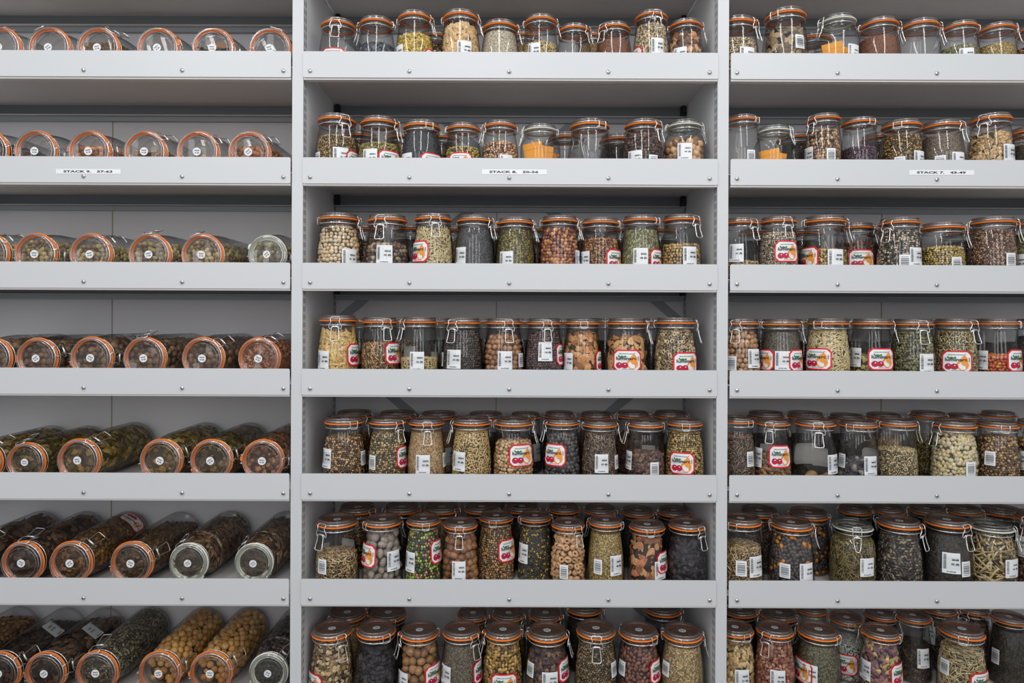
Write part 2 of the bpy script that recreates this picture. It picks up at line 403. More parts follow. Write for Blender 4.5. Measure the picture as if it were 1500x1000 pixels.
def shell_pts(style, z0, z1, p, mound=.006, lying=None, jr=1.0):
    """positions + outward normals of pieces lying against the glass"""
    P = []; Nn = []
    zz = z0+p*.5; row = 0
    while zz < z1-(0 if lying is not None else p*.3):
        R = inner(style, zz)-p*.42; n = max(int(2*PI*R/p), 5)
        for k in range(n):
            a = 2*PI*(k+.5*(row % 2))/n+rng.normal()*.12*p/R*jr
            rr = R-abs(rng.normal())*p*.22
            P.append((rr*math.cos(a), rr*math.sin(a), zz+rng.normal()*.12*p*jr)); Nn.append((math.cos(a), math.sin(a), 0))
        zz += p*.86; row += 1
    R = inner(style, z1)-p*.5
    for zc in ((z1,) if lying is None else (z1-p*.3,)):
        y = -R
        while y < R:
            x = -R+(p*.5 if int(round(y/p)) % 2 else 0)
            while x < R:
                r = math.hypot(x, y)
                if r < R: P.append((x+rng.normal()*.1*p, y+rng.normal()*.1*p, zc-p*.4+(mound*(1-(r/R)**2) if lying is None else 0)+rng.normal()*p*.12)); Nn.append((0,0,1))
                x += p
            y += p*.87
    P = np.array(P); Nn = np.array(Nn, float)
    if lying is not None:
        k = P[:,1] < lying-p*.3; P = P[k]; Nn = Nn[k]; E = []; 
        zz = z0+p*.5
        while zz < z1:
            R = inner(style, zz)
            if R > abs(lying):
                h = math.sqrt(R*R-lying*lying)-p*.5; x = -h+rng.random()*p
                while x < h: E.append((x, lying-p*.35+rng.normal()*p*.15, zz+rng.normal()*.1*p)); x += p
            zz += p*.87
        if E: P = np.vstack([P, E]); Nn = np.vstack([Nn, np.tile([0,1.,0],(len(E),1))])
    return P, Nn
def core_mb(style, z0, z1, inset, mound, lying, n=32):
    b = MB(); pr = [(0, z0+inset)]; k = 14
    for i in range(k+1):
        z = z0+inset+(z1-inset-z0-inset)*i/k; pr.append((inner(style, z)-inset, z))
    zt = z1-inset
    Rt = pr[-1][0]
    for t in (.85,.6,.35,0): pr.append((Rt*t, zt+(mound*(1-t*t) if lying is None else 0)))
    b.lathe(pr, n)
    bm = bmesh.new(); vs = [bm.verts.new(v) for v in b.v]
    for f in b.f: bm.faces.new([vs[i] for i in f])
    if lying is not None:
        bmesh.ops.bisect_plane(bm, geom=bm.verts[:]+bm.edges[:]+bm.faces[:], plane_co=(0,lying-inset,0), plane_no=(0,1,0), clear_outer=True)
        ed = [e for e in bm.edges if e.is_boundary]
        if ed: bmesh.ops.holes_fill(bm, edges=ed, sides=0)
        bmesh.ops.triangulate(bm, faces=[f for f in bm.faces if len(f.verts) > 4])
    bm.verts.index_update()
    v = [x.co[:] for x in bm.verts]; f = [tuple(y.index for y in x.verts) for x in bm.faces]; bm.free()
    return v, f
def orient(N3, tang_bias):
    n = len(N3); A = rng.normal(size=(n,3)); A -= (A*N3).sum(1)[:,None]*N3*tang_bias
    A /= np.linalg.norm(A, axis=1)[:,None]+1e-9
    B = np.cross(N3, A); B /= np.linalg.norm(B, axis=1)[:,None]+1e-9
    C = np.cross(A, B); return A, B, C
def pile_mesh(shape, style, z0, z1, p, dims, jit, mound, lying):
    P, Nn = shell_pts(style, z0, z1, p*{'flake':.84,'stick':.84,'bean':.90,'ring':.96,'ball':.96}[shape], mound, lying); n = len(P)
    gv, gf = {'ball': ICO[2 if p > .0095 else 1], 'bean': ICO[2 if p > .0095 else 1], 'flake': ICO[1], 'stick': STICK, 'ring': RINGG}[shape]
    A, B, C = orient(Nn, {'ball':.3,'bean':.85,'flake':.8,'stick':.9,'ring':.8}[shape])
    S = p*np.array(dims)*.5; sz = 1+rng.normal(size=(n,1))*.10
    G = np.repeat(gv[None], n, 0)
    if jit: G = G*(1+rng.normal(size=(n, len(gv), 1))*jit)
    if shape == 'flake': G[:,:,2] += .35*(G[:,:,0]**2-.5)*rng.normal(size=(n,1))*3
    if shape == 'stick': G[:,:,1] += .8*(G[:,:,0]**2)*rng.normal(size=(n,1))
    V = P[:,None,:]+(G[:,:,0:1]*S[0]*A[:,None]+G[:,:,1:2]*S[1]*B[:,None]+G[:,:,2:3]*S[2]*C[:,None])*sz[:,:,None]
    # keep inside the glass
    m = V.reshape(-1,3); rr = np.hypot(m[:,0], m[:,1]); zs = np.linspace(0, z1+.02, 60); Rt = np.array([inner(style, float(z))+.0008 for z in zs])
    lim = np.interp(m[:,2], zs, Rt); k = np.minimum(1, lim/np.maximum(rr,1e-6)); m[:,0] *= k; m[:,1] *= k; m[:,2] = np.maximum(m[:,2], z0)
    Fc = (gf[None]+(np.arange(n)*len(gv))[:,None,None]).reshape(-1,3)
    cv, cf = core_mb(style, z0, z1, p*.45, mound, lying, 24)
    me = bpy.data.meshes.new('pile'); nb = len(m)
    cf = [t for q in cf for t in ([q] if len(q) == 3 else [(q[0],q[i],q[i+1]) for i in range(1,len(q)-1)])]
    allv = np.vstack([m, np.array(cv)]); allf = np.vstack([Fc, np.array(cf)+nb])
    me.vertices.add(len(allv)); me.vertices.foreach_set('co', allv.ravel())
    me.loops.add(allf.size); me.loops.foreach_set('vertex_index', allf.ravel().astype(np.int32))
    me.polygons.add(len(allf)); me.polygons.foreach_set('loop_start', np.arange(0, allf.size, 3, dtype=np.int32))
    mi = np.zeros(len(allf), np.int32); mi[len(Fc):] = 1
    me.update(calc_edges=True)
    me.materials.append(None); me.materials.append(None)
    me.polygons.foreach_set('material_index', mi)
    me.polygons.foreach_set('use_smooth', np.full(len(allf), shape != 'flake')); me.update()
    return me
def fine_mesh(style, z0, z1, mound, lying):
    v, f = core_mb(style, z0, z1, 0.0006, mound, lying, 48)
    b = MB(); b.add(v, f); return b.mesh('pile', [None], True, 50)

# key: (object name, words, category, shape, piece size, (L,W,T), palette, jitter)
CT = {
 'slate':   ('dried_petals','slate grey crumpled petals','petals','flake',.010,(1.4,1.1,.3),['#3c4048','#4a4e58','#2c2e34','#5c6068'],.2),
 'carda':   ('seed_pods','yellow green broken pods','seeds','stick',.0085,(1.7,.8,.7),['#c8a84e','#b08e3a','#8c7a30','#e0c878','#6a5a28'],.2),
 'fibre':   ('dried_fibres','tan fluffy fibres','fibres','flake',.012,(1.6,1.2,.7),['#d8b88a','#c8a472','#e4c89c','#b08c5c'],.22),
 'beigef':  ('small_grains','pale beige fine grains','grains','fine',.0032,1,['#d4c8b0','#c0b298','#a89a80','#e0d6c0'],0),
 'oats':    ('dried_seeds','straw coloured oat like seeds','seeds','bean',0.0062,(1.9,.75,.6),['#c0a46c','#9a8250','#d8c494','#6e5c3c'],0),
 'redfine': ('fine_seeds','reddish brown fine seeds','seeds','fine',.0024,1,['#7a4a32','#8a5a42','#64402c'],0),
 'greyseed':('dried_seeds','beige and grey speckled seeds','seeds','bean',0.0058,(1.8,.8,.6),['#c0a880','#8e7c60','#dcc8a4','#5e5444'],0),
 'slices':  ('dried_slices','dark brown curled slices','slices','flake',.016,(1.5,1.2,.35),['#4a3226','#b07a4e','#2c2220','#6a4a34','#d0a880'],.2),
 'pepper':  ('dried_seeds','golden brown peppery seeds','seeds','ball',.0058,(1,1,1),['#8c7248','#6a5434','#a88c5c','#4a3c28'],.1),
 'olive':   ('dried_seeds','olive brown seeds','seeds','ball',.0056,(1,1,1),['#7c7440','#94864c','#5a5430','#a8985c'],.1),
 'charf':   ('dark_powder','charcoal grey flakes','seeds','fine',.0035,1,['#3a3c40','#46484c','#2c2e32'],0),
 'goldbrn': ('dried_seeds','golden and brown round seeds','seeds','ball',.0075,(1,1,1),['#c8a050','#8c6a34','#d8b870','#50402a','#6c7a30'],.1),
 'tannuts': ('dried_nuts','tan rounded kernels','nuts','ball',.0092,(1.1,1,1),['#b8906c','#8c6448','#d0ac88','#6c4a36'],.15),
 'envel':   ('packet',None,None,'packets',0,0,None,0),
 'brnball': ('dried_berries','dark brown round berries','berries','ball',.0098,(1,1,1),['#5a4438','#463630','#6e5444','#34282a'],.1),
 'speckle': ('speckled_nut','brown speckled nut','nut','each',.019,(1.05,1,.95),['#8c6a48','#c8a27a','#6a4c34'],.08),
 'chick':   ('dried_chickpeas','pale beige chickpeas','chickpeas','ball',.0112,(1.0,.97,.94),['#d8c09a','#cfb48a','#e0caa8'],.05),
 'darkmix': ('dried_berries','dark mixed round berries','berries','ball',.0125,(1,.95,.9),['#4a4242','#8c7a60','#5e3a34','#2e2c30','#a89878'],.1),
 'straw':   ('dried_straw','straw coloured chopped sticks','sticks','stick',.0072,(3.0,.38,.38),['#d8c494','#b8a26c','#8a7850','#e8dcb8'],.05),
 'greyfine':('fine_seeds','dark grey fine seeds','seeds','fine',.0022,1,['#4a4a4c','#38383a','#6a686a','#26262a'],0),
 'darkgrn': ('dried_seeds','dark green and yellow seeds','seeds','fine',.0036,1,['#30342a','#42482e','#a89030','#1e221e','#6a5c28'],0),
 'redball': ('dried_berries','reddish brown round berries','berries','ball',.0100,(1,1,1),['#7a4634','#a8683c','#5a3430','#c8905a','#683c3c'],.08),
 'clove':   ('dried_cloves','orange brown clove like chips','cloves','bean',.0078,(1.4,.8,.7),['#6a4228','#8c5c34','#4a2e20','#b07c4a'],.2),
 'leafgrn': ('dried_leaves','grey green leafy crumbs','leaves','fine',.0038,1.5,['#6e6c48','#86825c','#4c4c34','#9c9870'],0),
 'tanbean': ('dried_seeds','tan olive rounded seeds','seeds','ball',.0085,(1.1,1,.9),['#9c7e4c','#b4965e','#7a6038'],.1),
 'pods':    ('dried_pods','beige knobbly pods','pods','stick',.0120,(3.2,.62,.62),['#c8a86a','#b8965a','#d8bc84','#9c7c48'],.08),
 'goldfine':('dried_seeds','golden brown spiky seeds','seeds','bean',0.0062,(2.3,.5,.4),['#9c7440','#6a4a28','#c49a5c','#3c2c1c'],0),
 'fluff':   ('dried_fluff','beige low fluff','fibres','stick',.008,(2.2,.3,.3),['#c8b07a','#a89060','#dcc898'],.1),
 'pcorn':   ('peppercorns','dark brown peppercorns','peppercorns','ball',.0070,(1,1,1),['#3a3230','#4e443e','#5e5248','#28242a'],.12),
 'nuts15':  ('brown_nut','brown round nut','nut','each',.0150,(1,1,1),['#8c6446','#7a5238','#a07a5a'],.05),
 'purplb':  ('dried_berries','dark purple brown small berries','berries','ball',.0072,(1,1,1),['#4c3a3c','#5e4848','#3a2c30','#70584e'],.1),
 'leaves':  ('dried_leaves','golden brown leaf flakes','leaves','flake',.0150,(1.6,1.2,.14),['#a87240','#8c5c30','#c89058','#6a4424','#b4845a'],.15),
 'leaves2': ('dried_leaves','golden tan upright leaf pieces','leaves','flake',.0150,(1.8,1.1,.13),['#b4885a','#946a3c','#c89c68','#7a5430'],.15),
 'rings':   ('dried_shells','beige brown hollow shells','shells','ring',.0105,(1.1,1,.8),['#b49a74','#8c7450','#ccb690','#6a5a40'],.12),
 'brntan':  ('dried_seeds','brown and tan coarse seeds','seeds','ball',.0058,(1.1,1,.8),['#6a4e34','#a88258','#483628','#c09868','#342822'],.15),
 'tancrum': ('dried_seeds','tan and black crumbly seeds','seeds','ball',.0062,(1.1,1,.8),['#a88c5c','#7a6440','#4c4230','#c0a878','#3a3428'],.2),
 'rice':    ('small_grains','light brown fine grains','grains','fine',.0030,1.6,['#b8946a','#a08056','#ccac82','#8c6c48'],0),
 'creamr':  ('rice_grains','cream slender rice grains','grains','bean',0.0062,(2.3,.55,.5),['#d8b87c','#c4a468','#e8d09c','#98794a'],0),
 'hazel':   ('dried_peas','brown and cream rounded peas','peas','ball',.0098,(1,1,1),['#b8946c','#94744c','#d0b088','#6e5236'],.08),
 'greyball':('dried_berries','dark grey round berries','berries','ball',.0115,(1,1,1),['#3a3838','#4a4644','#2c2a2c','#5a5450'],.07),
 'fibbrn':  ('dried_seeds','grey brown fibrous seeds','seeds','bean',0.0058,(2.8,.32,.32),['#7c6450','#5a483a','#a08470','#4a3a30'],0),
 'raisin':  ('dried_fruit','dark brown wrinkled fruit pieces','fruit','flake',.0110,(1.3,1,.7),['#4a342c','#34262a','#6a4c3c','#7c5e4c'],.2),
 'barley':  ('dried_grain','yellow brown barley like grain','grain','ball',.0062,(1.3,.9,.8),['#a8884c','#c4a468','#7c6436','#50482a'],.08),
 'cumin':   ('dried_seeds','tan slender cumin like seeds','seeds','bean',0.0062,(2.2,.5,.45),['#b09468','#8c7048','#ccb488','#5e4a34'],0),
 'greyoval':('grey_bean','large smooth grey oval bean','bean','each',.0205,(1.22,.92,.80),['#7a7068','#6c6258','#867c70'],.02),
 'pepmix':  ('mixed_peppercorns','green black and pink peppercorns','peppercorns','ball',.0080,(1,1,1),['#26282e','#8ca040','#30323a','#a8b458','#24262a','#b8785a','#6e8834','#2c2e34'],.05),
 'wrinkle': ('wrinkled_nut','wrinkled brown nut','nut','each',.0195,(1.05,1,.95),['#7c5434','#906640','#6a4428'],.16),
 'coriand': ('dried_seeds','brown round coriander like seeds','seeds','ball',.0066,(1,1,1),['#8c6c44','#5c4630','#b08c5c','#3c3028','#a4784a'],.08),
 'blackyel':('dried_seeds','blue black seeds with yellow bits','seeds','ball',.0058,(1,1,1),['#2c3034','#202428','#3a3e42','#c89c28','#26282c','#32363c','#5c5a3c'],.15),
 'ringnut': ('ring_shaped_nut','pale tan ring shaped nut','nut','eachring',.0175,(1.05,1,.9),['#b48c64','#c8a078','#9c7650'],.05),
 'mustard': ('dried_seeds','olive tan tiny seeds','seeds','fine',.0034,1,['#8c7440','#a48c54','#6c5a30','#b8a068'],0),
 'peel':    ('dried_peels','reddish brown curled peels','peels','flake',.0190,(1.7,1.1,.14),['#a86c4a','#c08a64','#8c5438','#7a4a34','#b89060'],.18),
 'black':   ('dried_black_pieces','black shrivelled pieces','dried fruit','flake',.0130,(1.5,1.1,.6),['#1e1a1e','#2c262a','#161418','#3a3236'],.25),
 'flakes':  ('dried_flakes','brown and cream seed flakes','flakes','flake',.0092,(1.5,1.2,.25),['#8c6e48','#b89c74','#5c4630','#d0b890','#443626'],.2),
 'walnut':  ('brown_walnut','large brown round walnut','walnut','each',.0225,(1,1,1),['#7c5836','#8e6a44','#6c4a2c'],.09),
 'earth':   ('ground_seeds','grey brown ground seeds','seeds','fine',.0028,1,['#5e5444','#4a4236','#7a6e5a'],0),
 'goldbean':('dried_beans','golden brown small beans','beans','bean',.0100,(1.15,.8,.65),['#9c7838','#7c5c2c','#b89450','#5c4828'],.06),
 'brnlump': ('dried_lumps','dark brown lumpy pieces','dried fruit','flake',.0120,(1.3,1.1,.7),['#3c2c2a','#5a4238','#2c2224','#7c5c40','#4a3834'],.2),
 'hempy':   ('dried_seeds','brown hemp like seeds','seeds','ball',.0056,(1,.9,.8),['#7a6444','#9c845c','#54442e','#3c3426'],.15),
 'purpbean':('dried_beans','purple brown oval beans','beans','bean',.0112,(1.15,.8,.7),['#6a4438','#7c5446','#54342c'],.03),
 'blond':   ('small_grains','blond speckled fine grains','grains','fine',.0032,1.3,['#b49868','#9a8052','#cdb488','#6e5c3c'],0),
 'bark':    ('bark_flakes','grey brown bark flakes','bark','flake',.0150,(1.7,1.0,.2),['#7c6850','#5c4c3c','#a48c6c','#4a4438','#8c7c64'],.2),
 'discs':   ('speckled_discs','brown speckled flat beans','beans','bean',.0095,(1.15,1,.6),['#9c7c5c','#7c5f44','#b89878','#54402e'],.05),
 'aubseed': ('dried_beans','dark purple shiny beans','beans','bean',.0082,(1.2,.9,.8),['#3e2a38','#4c3444','#2e2028','#5e4450'],.03),
 'darkgold':('dried_seeds','dark and golden coarse seeds','seeds','ball',.0064,(1.2,.9,.8),['#2c2820','#8c6a34','#4a3c26','#b08a48','#3a3222'],.2),
 'greybrn': ('fine_seeds','grey brown fine seeds','seeds','fine',.0028,1,['#6e5e50','#5a4c42','#84725f'],0),
 'fluffy':  ('dried_flowers','tan fluffy dried flowers','flowers','flake',.0105,(1.5,1.1,.6),['#b8966a','#9c7c50','#cdb08a','#7c6444'],.25),
 'buckw':   ('dried_grain','grey beige husked grain','grain','ball',.0062,(1.2,.9,.8),['#a49480','#c8b8a0','#6a5e50','#8a7a66'],.1),
 'golden':  ('dried_seeds','golden round seeds','seeds','ball',.0068,(1,1,1),['#b48c34','#8a6a28','#d0ac50','#504020'],.1),
 'twigs':   ('dried_twigs','dark brown twigs','twigs','stick',.0100,(3.0,.5,.5),['#5a3e2c','#3c2c24','#7c5a40'],.1),
 'bwseed':  ('dried_seeds','black and white mixed seeds','seeds','ball',.0066,(1.1,1,.8),['#2c2c2c','#b8a890','#1e2022','#8c7c68','#34342e','#d0c0a8'],.12),
 'tangrn':  ('dried_peas','tan green small peas','peas','ball',.0072,(1,1,1),['#a88c4c','#8c7438','#c0a868','#6c6430'],.06),
 'browns':  ('dried_seeds','pinkish brown small seeds','seeds','ball',.0056,(1.2,.9,.8),['#8c6a54','#6c4e3c','#a8886c','#4c382c'],.1),
 'ball13':  ('tan_berry','tan round berry','berry','each',.0138,(1,1,1),['#9c7654','#b08c68','#86603e'],.03),
 'peatseed':('fine_seeds','dark grey brown tiny seeds','seeds','fine',.0028,1,['#5a5248','#484038','#6e6456','#3a3630'],0),
 'leafmix': ('dried_leaves','yellow green leaf scraps','leaves','flake',.0100,(1.5,1.1,.2),['#8c844c','#b8a45c','#5c5a34','#d8c078','#3c3a28'],.2),
 'lentil':  ('dried_lentils','grey green oval lentils','lentils','bean',.0082,(1.2,.95,.6),['#5e5c40','#746e4c','#4a4832','#86805c'],.03),
 'fennel':  ('dried_seeds','pale olive slender seeds','seeds','bean',0.006,(2.2,.5,.5),['#9c8c62','#7c6e4a','#bcac80','#5e543a'],0),
 'redbean': ('dried_beans','bright red orange beans','beans','bean',.0095,(1.15,.9,.75),['#b84a20','#a03818','#cc6430','#c89030','#8c2c18'],.03),
 'crystal': ('white_crystals','white coarse crystals','crystals','ball',.0060,(1.2,1,.8),['#b8b8b0','#9c9c94','#cfcfc8'],.3),
 'goldbits':('dried_bits','golden brown mixed bits','bits','flake',.0085,(1.4,1,.6),['#8c6438','#5c4230','#b08448','#7a5a50','#3e2e26'],.25),
 'potato':  ('large_round_seed','large rough tan round seed','seed','eachfew',.0290,(1.05,1,.9),['#9c7a50','#8a6a44'],.05),
 'darklump':('dried_lumps','black and grey shrivelled lumps','dried fruit','flake',.0130,(1.3,1.1,.8),['#34323a','#26242a','#484850','#8c8478'],.25),
 'rye':     ('dried_seeds','beige and dark seeds','seeds','ball',.0054,(1.2,.9,.8),['#b09c70','#8c7a54','#d0bc90','#4c4434'],.1),
 'popcorn': ('fluffy_seeds','cream fluffy round seeds','seeds','ball',.0120,(1.1,1,1),['#ccbc94','#b8a678','#ddd0ac'],.22),
 'coffee':  ('dried_seeds','brown gold wrinkled seeds','seeds','bean',.0080,(1.2,.9,.7),['#8c6c44','#64482e','#b08e60','#3c2e22'],.12),
 'navycorn':('bean_mix','navy beans with orange kernels','beans','bean',.0112,(1.2,.85,.75),['#34363c','#3e4046','#2c2e34','#e08c1c','#383a42','#30343a'],.05),
 'hay':     ('dried_hay','green brown fine hay','hay','stick',.0075,(4.5,.16,.16),['#8c7c4a','#6a5c36','#a8986a','#4c4428','#7a6a48'],.05),
 'sunfl':   ('dried_seeds','dark brown pointed seeds','seeds','bean',.0082,(1.5,.7,.5),['#4a4038','#36302c','#6a5e50','#8c7e68','#2c2826'],.05),
 'strawbig':('dried_straw','straw coloured leaf blades','straw','stick',.0130,(3.4,.35,.15),['#9c8454','#c0a878','#6a5838','#4c402c','#dcc8a0'],.05),
 'chips':   ('root_chips','light yellow brown chips','chips','flake',.0130,(1.7,1,.5),['#b89a68','#9a7c4c','#d0b686','#7c6240'],.15),
 'redchunk':('dried_chunks','reddish brown chunks','chunks','flake',.0105,(1.2,1,.9),['#7a4c3c','#94604a','#5c382e','#a8765c'],.2),
 'oregano': ('dried_herbs','grey green fine herbs','herbs','fine',.0030,1.3,['#605c42','#4c4834','#787254','#3c3a2c'],0),
 'petals':  ('dried_petals','purple and yellow dried petals','petals','flake',.0125,(1.4,1.1,.5),['#5c3c4c','#a88c5a','#402c3c','#8c5c5c','#c0a870','#6c4c58'],.22),
 'blackbit':('tea_leaves','black brown tea like bits','leaves','fine',.0042,1.6,['#262220','#38302a','#6a5434','#1c1a1a'],0),
 'strawy':  ('dried_straw','pale straw fine sticks','straw','stick',.0080,(3.4,.24,.24),['#c0ac80','#9c885c','#d8c8a0','#7a6a48'],.05),
 'teadark': ('tea_leaves','very dark brown leaf bits','leaves','fine',.0036,1.4,['#2c2824','#3c352c','#201e1c','#4c4236'],0),
 # lying jars on the left
 'Lherb':   ('dried_herbs','brown crumbled herbs','herbs','fine',.0040,1.5,['#6e5638','#8c7048','#4c3c28'],0),
 'Lbark':   ('bark_pieces','dark bark pieces','bark','flake',.0140,(1.5,1,.3),['#4a3a30','#34281f','#6c5544'],.2),
 'Lalmond': ('dried_almonds','brown almond like nuts','nuts','bean',.0165,(1.15,.85,.8),['#a87450','#c08e66','#8c5c3e'],.05),
 'Ltan':    ('dried_pieces','tan flat dried pieces','pieces','flake',.0160,(1.5,1.2,.3),['#a88660','#8c6c4a','#c0a07a'],.15),
 'Lhazel':  ('hazelnuts','small orange brown nuts','nuts','ball',.0120,(1,1,1),['#9c6840','#b47e50','#7c5030'],.03),
 'Lpale':   ('dried_beans','pale green brown beans','beans','bean',.0138,(1.15,.9,.85),['#a09468','#8c7c58','#786650','#b8aa7c','#6c5844'],.05),
 'Lchest':  ('brown_beans','large dark brown beans','beans','bean',.0185,(1.1,.95,.85),['#6e5640','#5a4432','#846a50','#46362a'],.06),
 'Lrust':   ('wood_shavings','rust brown shavings','shavings','flake',.0075,(1.5,1,.5),['#8c5434','#a86c48','#6c3e28','#b8845c'],.2),
 'Lgoldleaf':('dried_leaves','golden green curled leaves','leaves','flake',.0150,(1.4,1.1,.25),['#8c7438','#6c5828','#a48c4c','#50421f'],.2),
 'Lolive':  ('dried_leaves','olive brown curled leaves','leaves','flake',.0130,(1.4,1.1,.3),['#6c5a2c','#54461f','#84703c','#3e3418'],.2),
 'Lredleaf':('dried_leaves','reddish brown curled leaves','leaves','flake',.0130,(1.5,1,.4),['#6c4630','#8c6044','#4c3224','#a8805c'],.22),
 'Ldark':   ('dried_leaves','dark brown broad leaves','leaves','flake',.0190,(1.4,1.1,.3),['#3c2c22','#54402f','#2c211b','#705640'],.2),
 'Lamber':  ('dried_flowers','amber brown crumbled flowers','flowers','flake',.0095,(1.4,1.1,.6),['#6c4a22','#8c642e','#4a3218','#3a2a1a'],.22),
 'Ldust':   ('dried_flowers','dull brown crumbled flowers','flowers','flake',.0090,(1.4,1.1,.6),['#5c452c','#4a3824','#6e5636','#3a2c1e'],.22),
 'Lpods':   ('dried_pods','dark brown split pods','pods','stick',.0140,(2.6,.7,.4),['#4c3828','#382a20','#6c523c','#8c6e50'],.12),
 'Lblk':    ('dried_leaves','black curled leaves','leaves','flake',.0160,(1.4,1.1,.4),['#241e1a','#342a24','#4c3a2a'],.22),
 'Lseed':   ('dried_seeds','grey beige narrow seeds','seeds','bean',.0072,(1.5,.8,.6),['#6c6450','#8c8268','#4c463a','#3a362e'],.1),
 'Lyellow': ('yellow_nut','yellow tan round nut','nut','eachlong',.0185,(1,1,1),['#b08448','#c09658','#9c7038'],.03),
 'Lplum':   ('dried_plums','dark shrivelled small fruit','fruit','ball',.0130,(1.1,1,.9),['#3c3230','#50433e','#2c2524'],.12),
}
_mat = {}; _pile = {}
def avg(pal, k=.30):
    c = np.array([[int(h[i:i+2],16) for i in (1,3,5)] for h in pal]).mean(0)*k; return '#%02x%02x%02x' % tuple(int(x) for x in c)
def cmat(key):
    if key not in _mat:
        nm, d, cat, shape, p, dims, pal, jit = CT[key]
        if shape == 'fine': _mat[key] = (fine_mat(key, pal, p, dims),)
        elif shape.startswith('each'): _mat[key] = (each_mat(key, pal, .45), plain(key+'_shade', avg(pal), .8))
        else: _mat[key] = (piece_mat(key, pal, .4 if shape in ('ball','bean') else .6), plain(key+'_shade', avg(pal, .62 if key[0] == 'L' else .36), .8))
    return _mat[key]
_var = {}
def each_meshes(key):
    if key not in _var:
        nm, d, cat, shape, p, dims, pal, jit = CT[key]; out = []
        for k in range(4):
            if shape == 'eachring':
                b = MB(); n, m_ = 16, 8; vs = []; fs = []
                gap = .12 if k % 2 else 0
                for i in range(n):
                    a = 2*PI*i/n
                    for j in range(m_):
                        t = 2*PI*j/m_; w = .36*(1+.1*math.sin(3*a+k)); vs.append((p*.5*(.62+w*math.cos(t))*math.cos(a), p*.5*(.62+w*math.cos(t))*math.sin(a)*(.9+gap), p*.5*.62*math.sin(t)+gap*.01*a/6))
                for i in range(n):
                    for j in range(m_): fs.append((i*m_+j, ((i+1)%n)*m_+j, ((i+1)%n)*m_+(j+1)%m_, i*m_+(j+1)%m_))
                b.add(vs, fs); me = b.mesh(nm, [cmat(key)[0]], True, 180)
            else:
                bm = bmesh.new(); bmesh.ops.create_icosphere(bm, subdivisions=3, radius=1)
                rs = np.random.default_rng(k); D = rs.normal(size=(10,3)); ph = rs.random(10)*6
                for v in bm.verts:
                    n = v.co.normalized(); w = sum(math.sin((4 if jit > .05 else 2)*(n.x*D[i,0]+n.y*D[i,1]+n.z*D[i,2])+ph[i]) for i in range(10))/10
                    v.co = n*(1+jit*1.6*w)*p*.485
                    v.co.x *= dims[0]; v.co.y *= dims[1]; v.co.z *= dims[2]
                me = bpy.data.meshes.new(nm); bm.to_mesh(me); bm.free(); me.materials.append(cmat(key)[0])
                me.polygons.foreach_set('use_smooth', [True]*len(me.polygons)); me.update()
            out.append(me)
        _var[key] = out
    return _var[key]

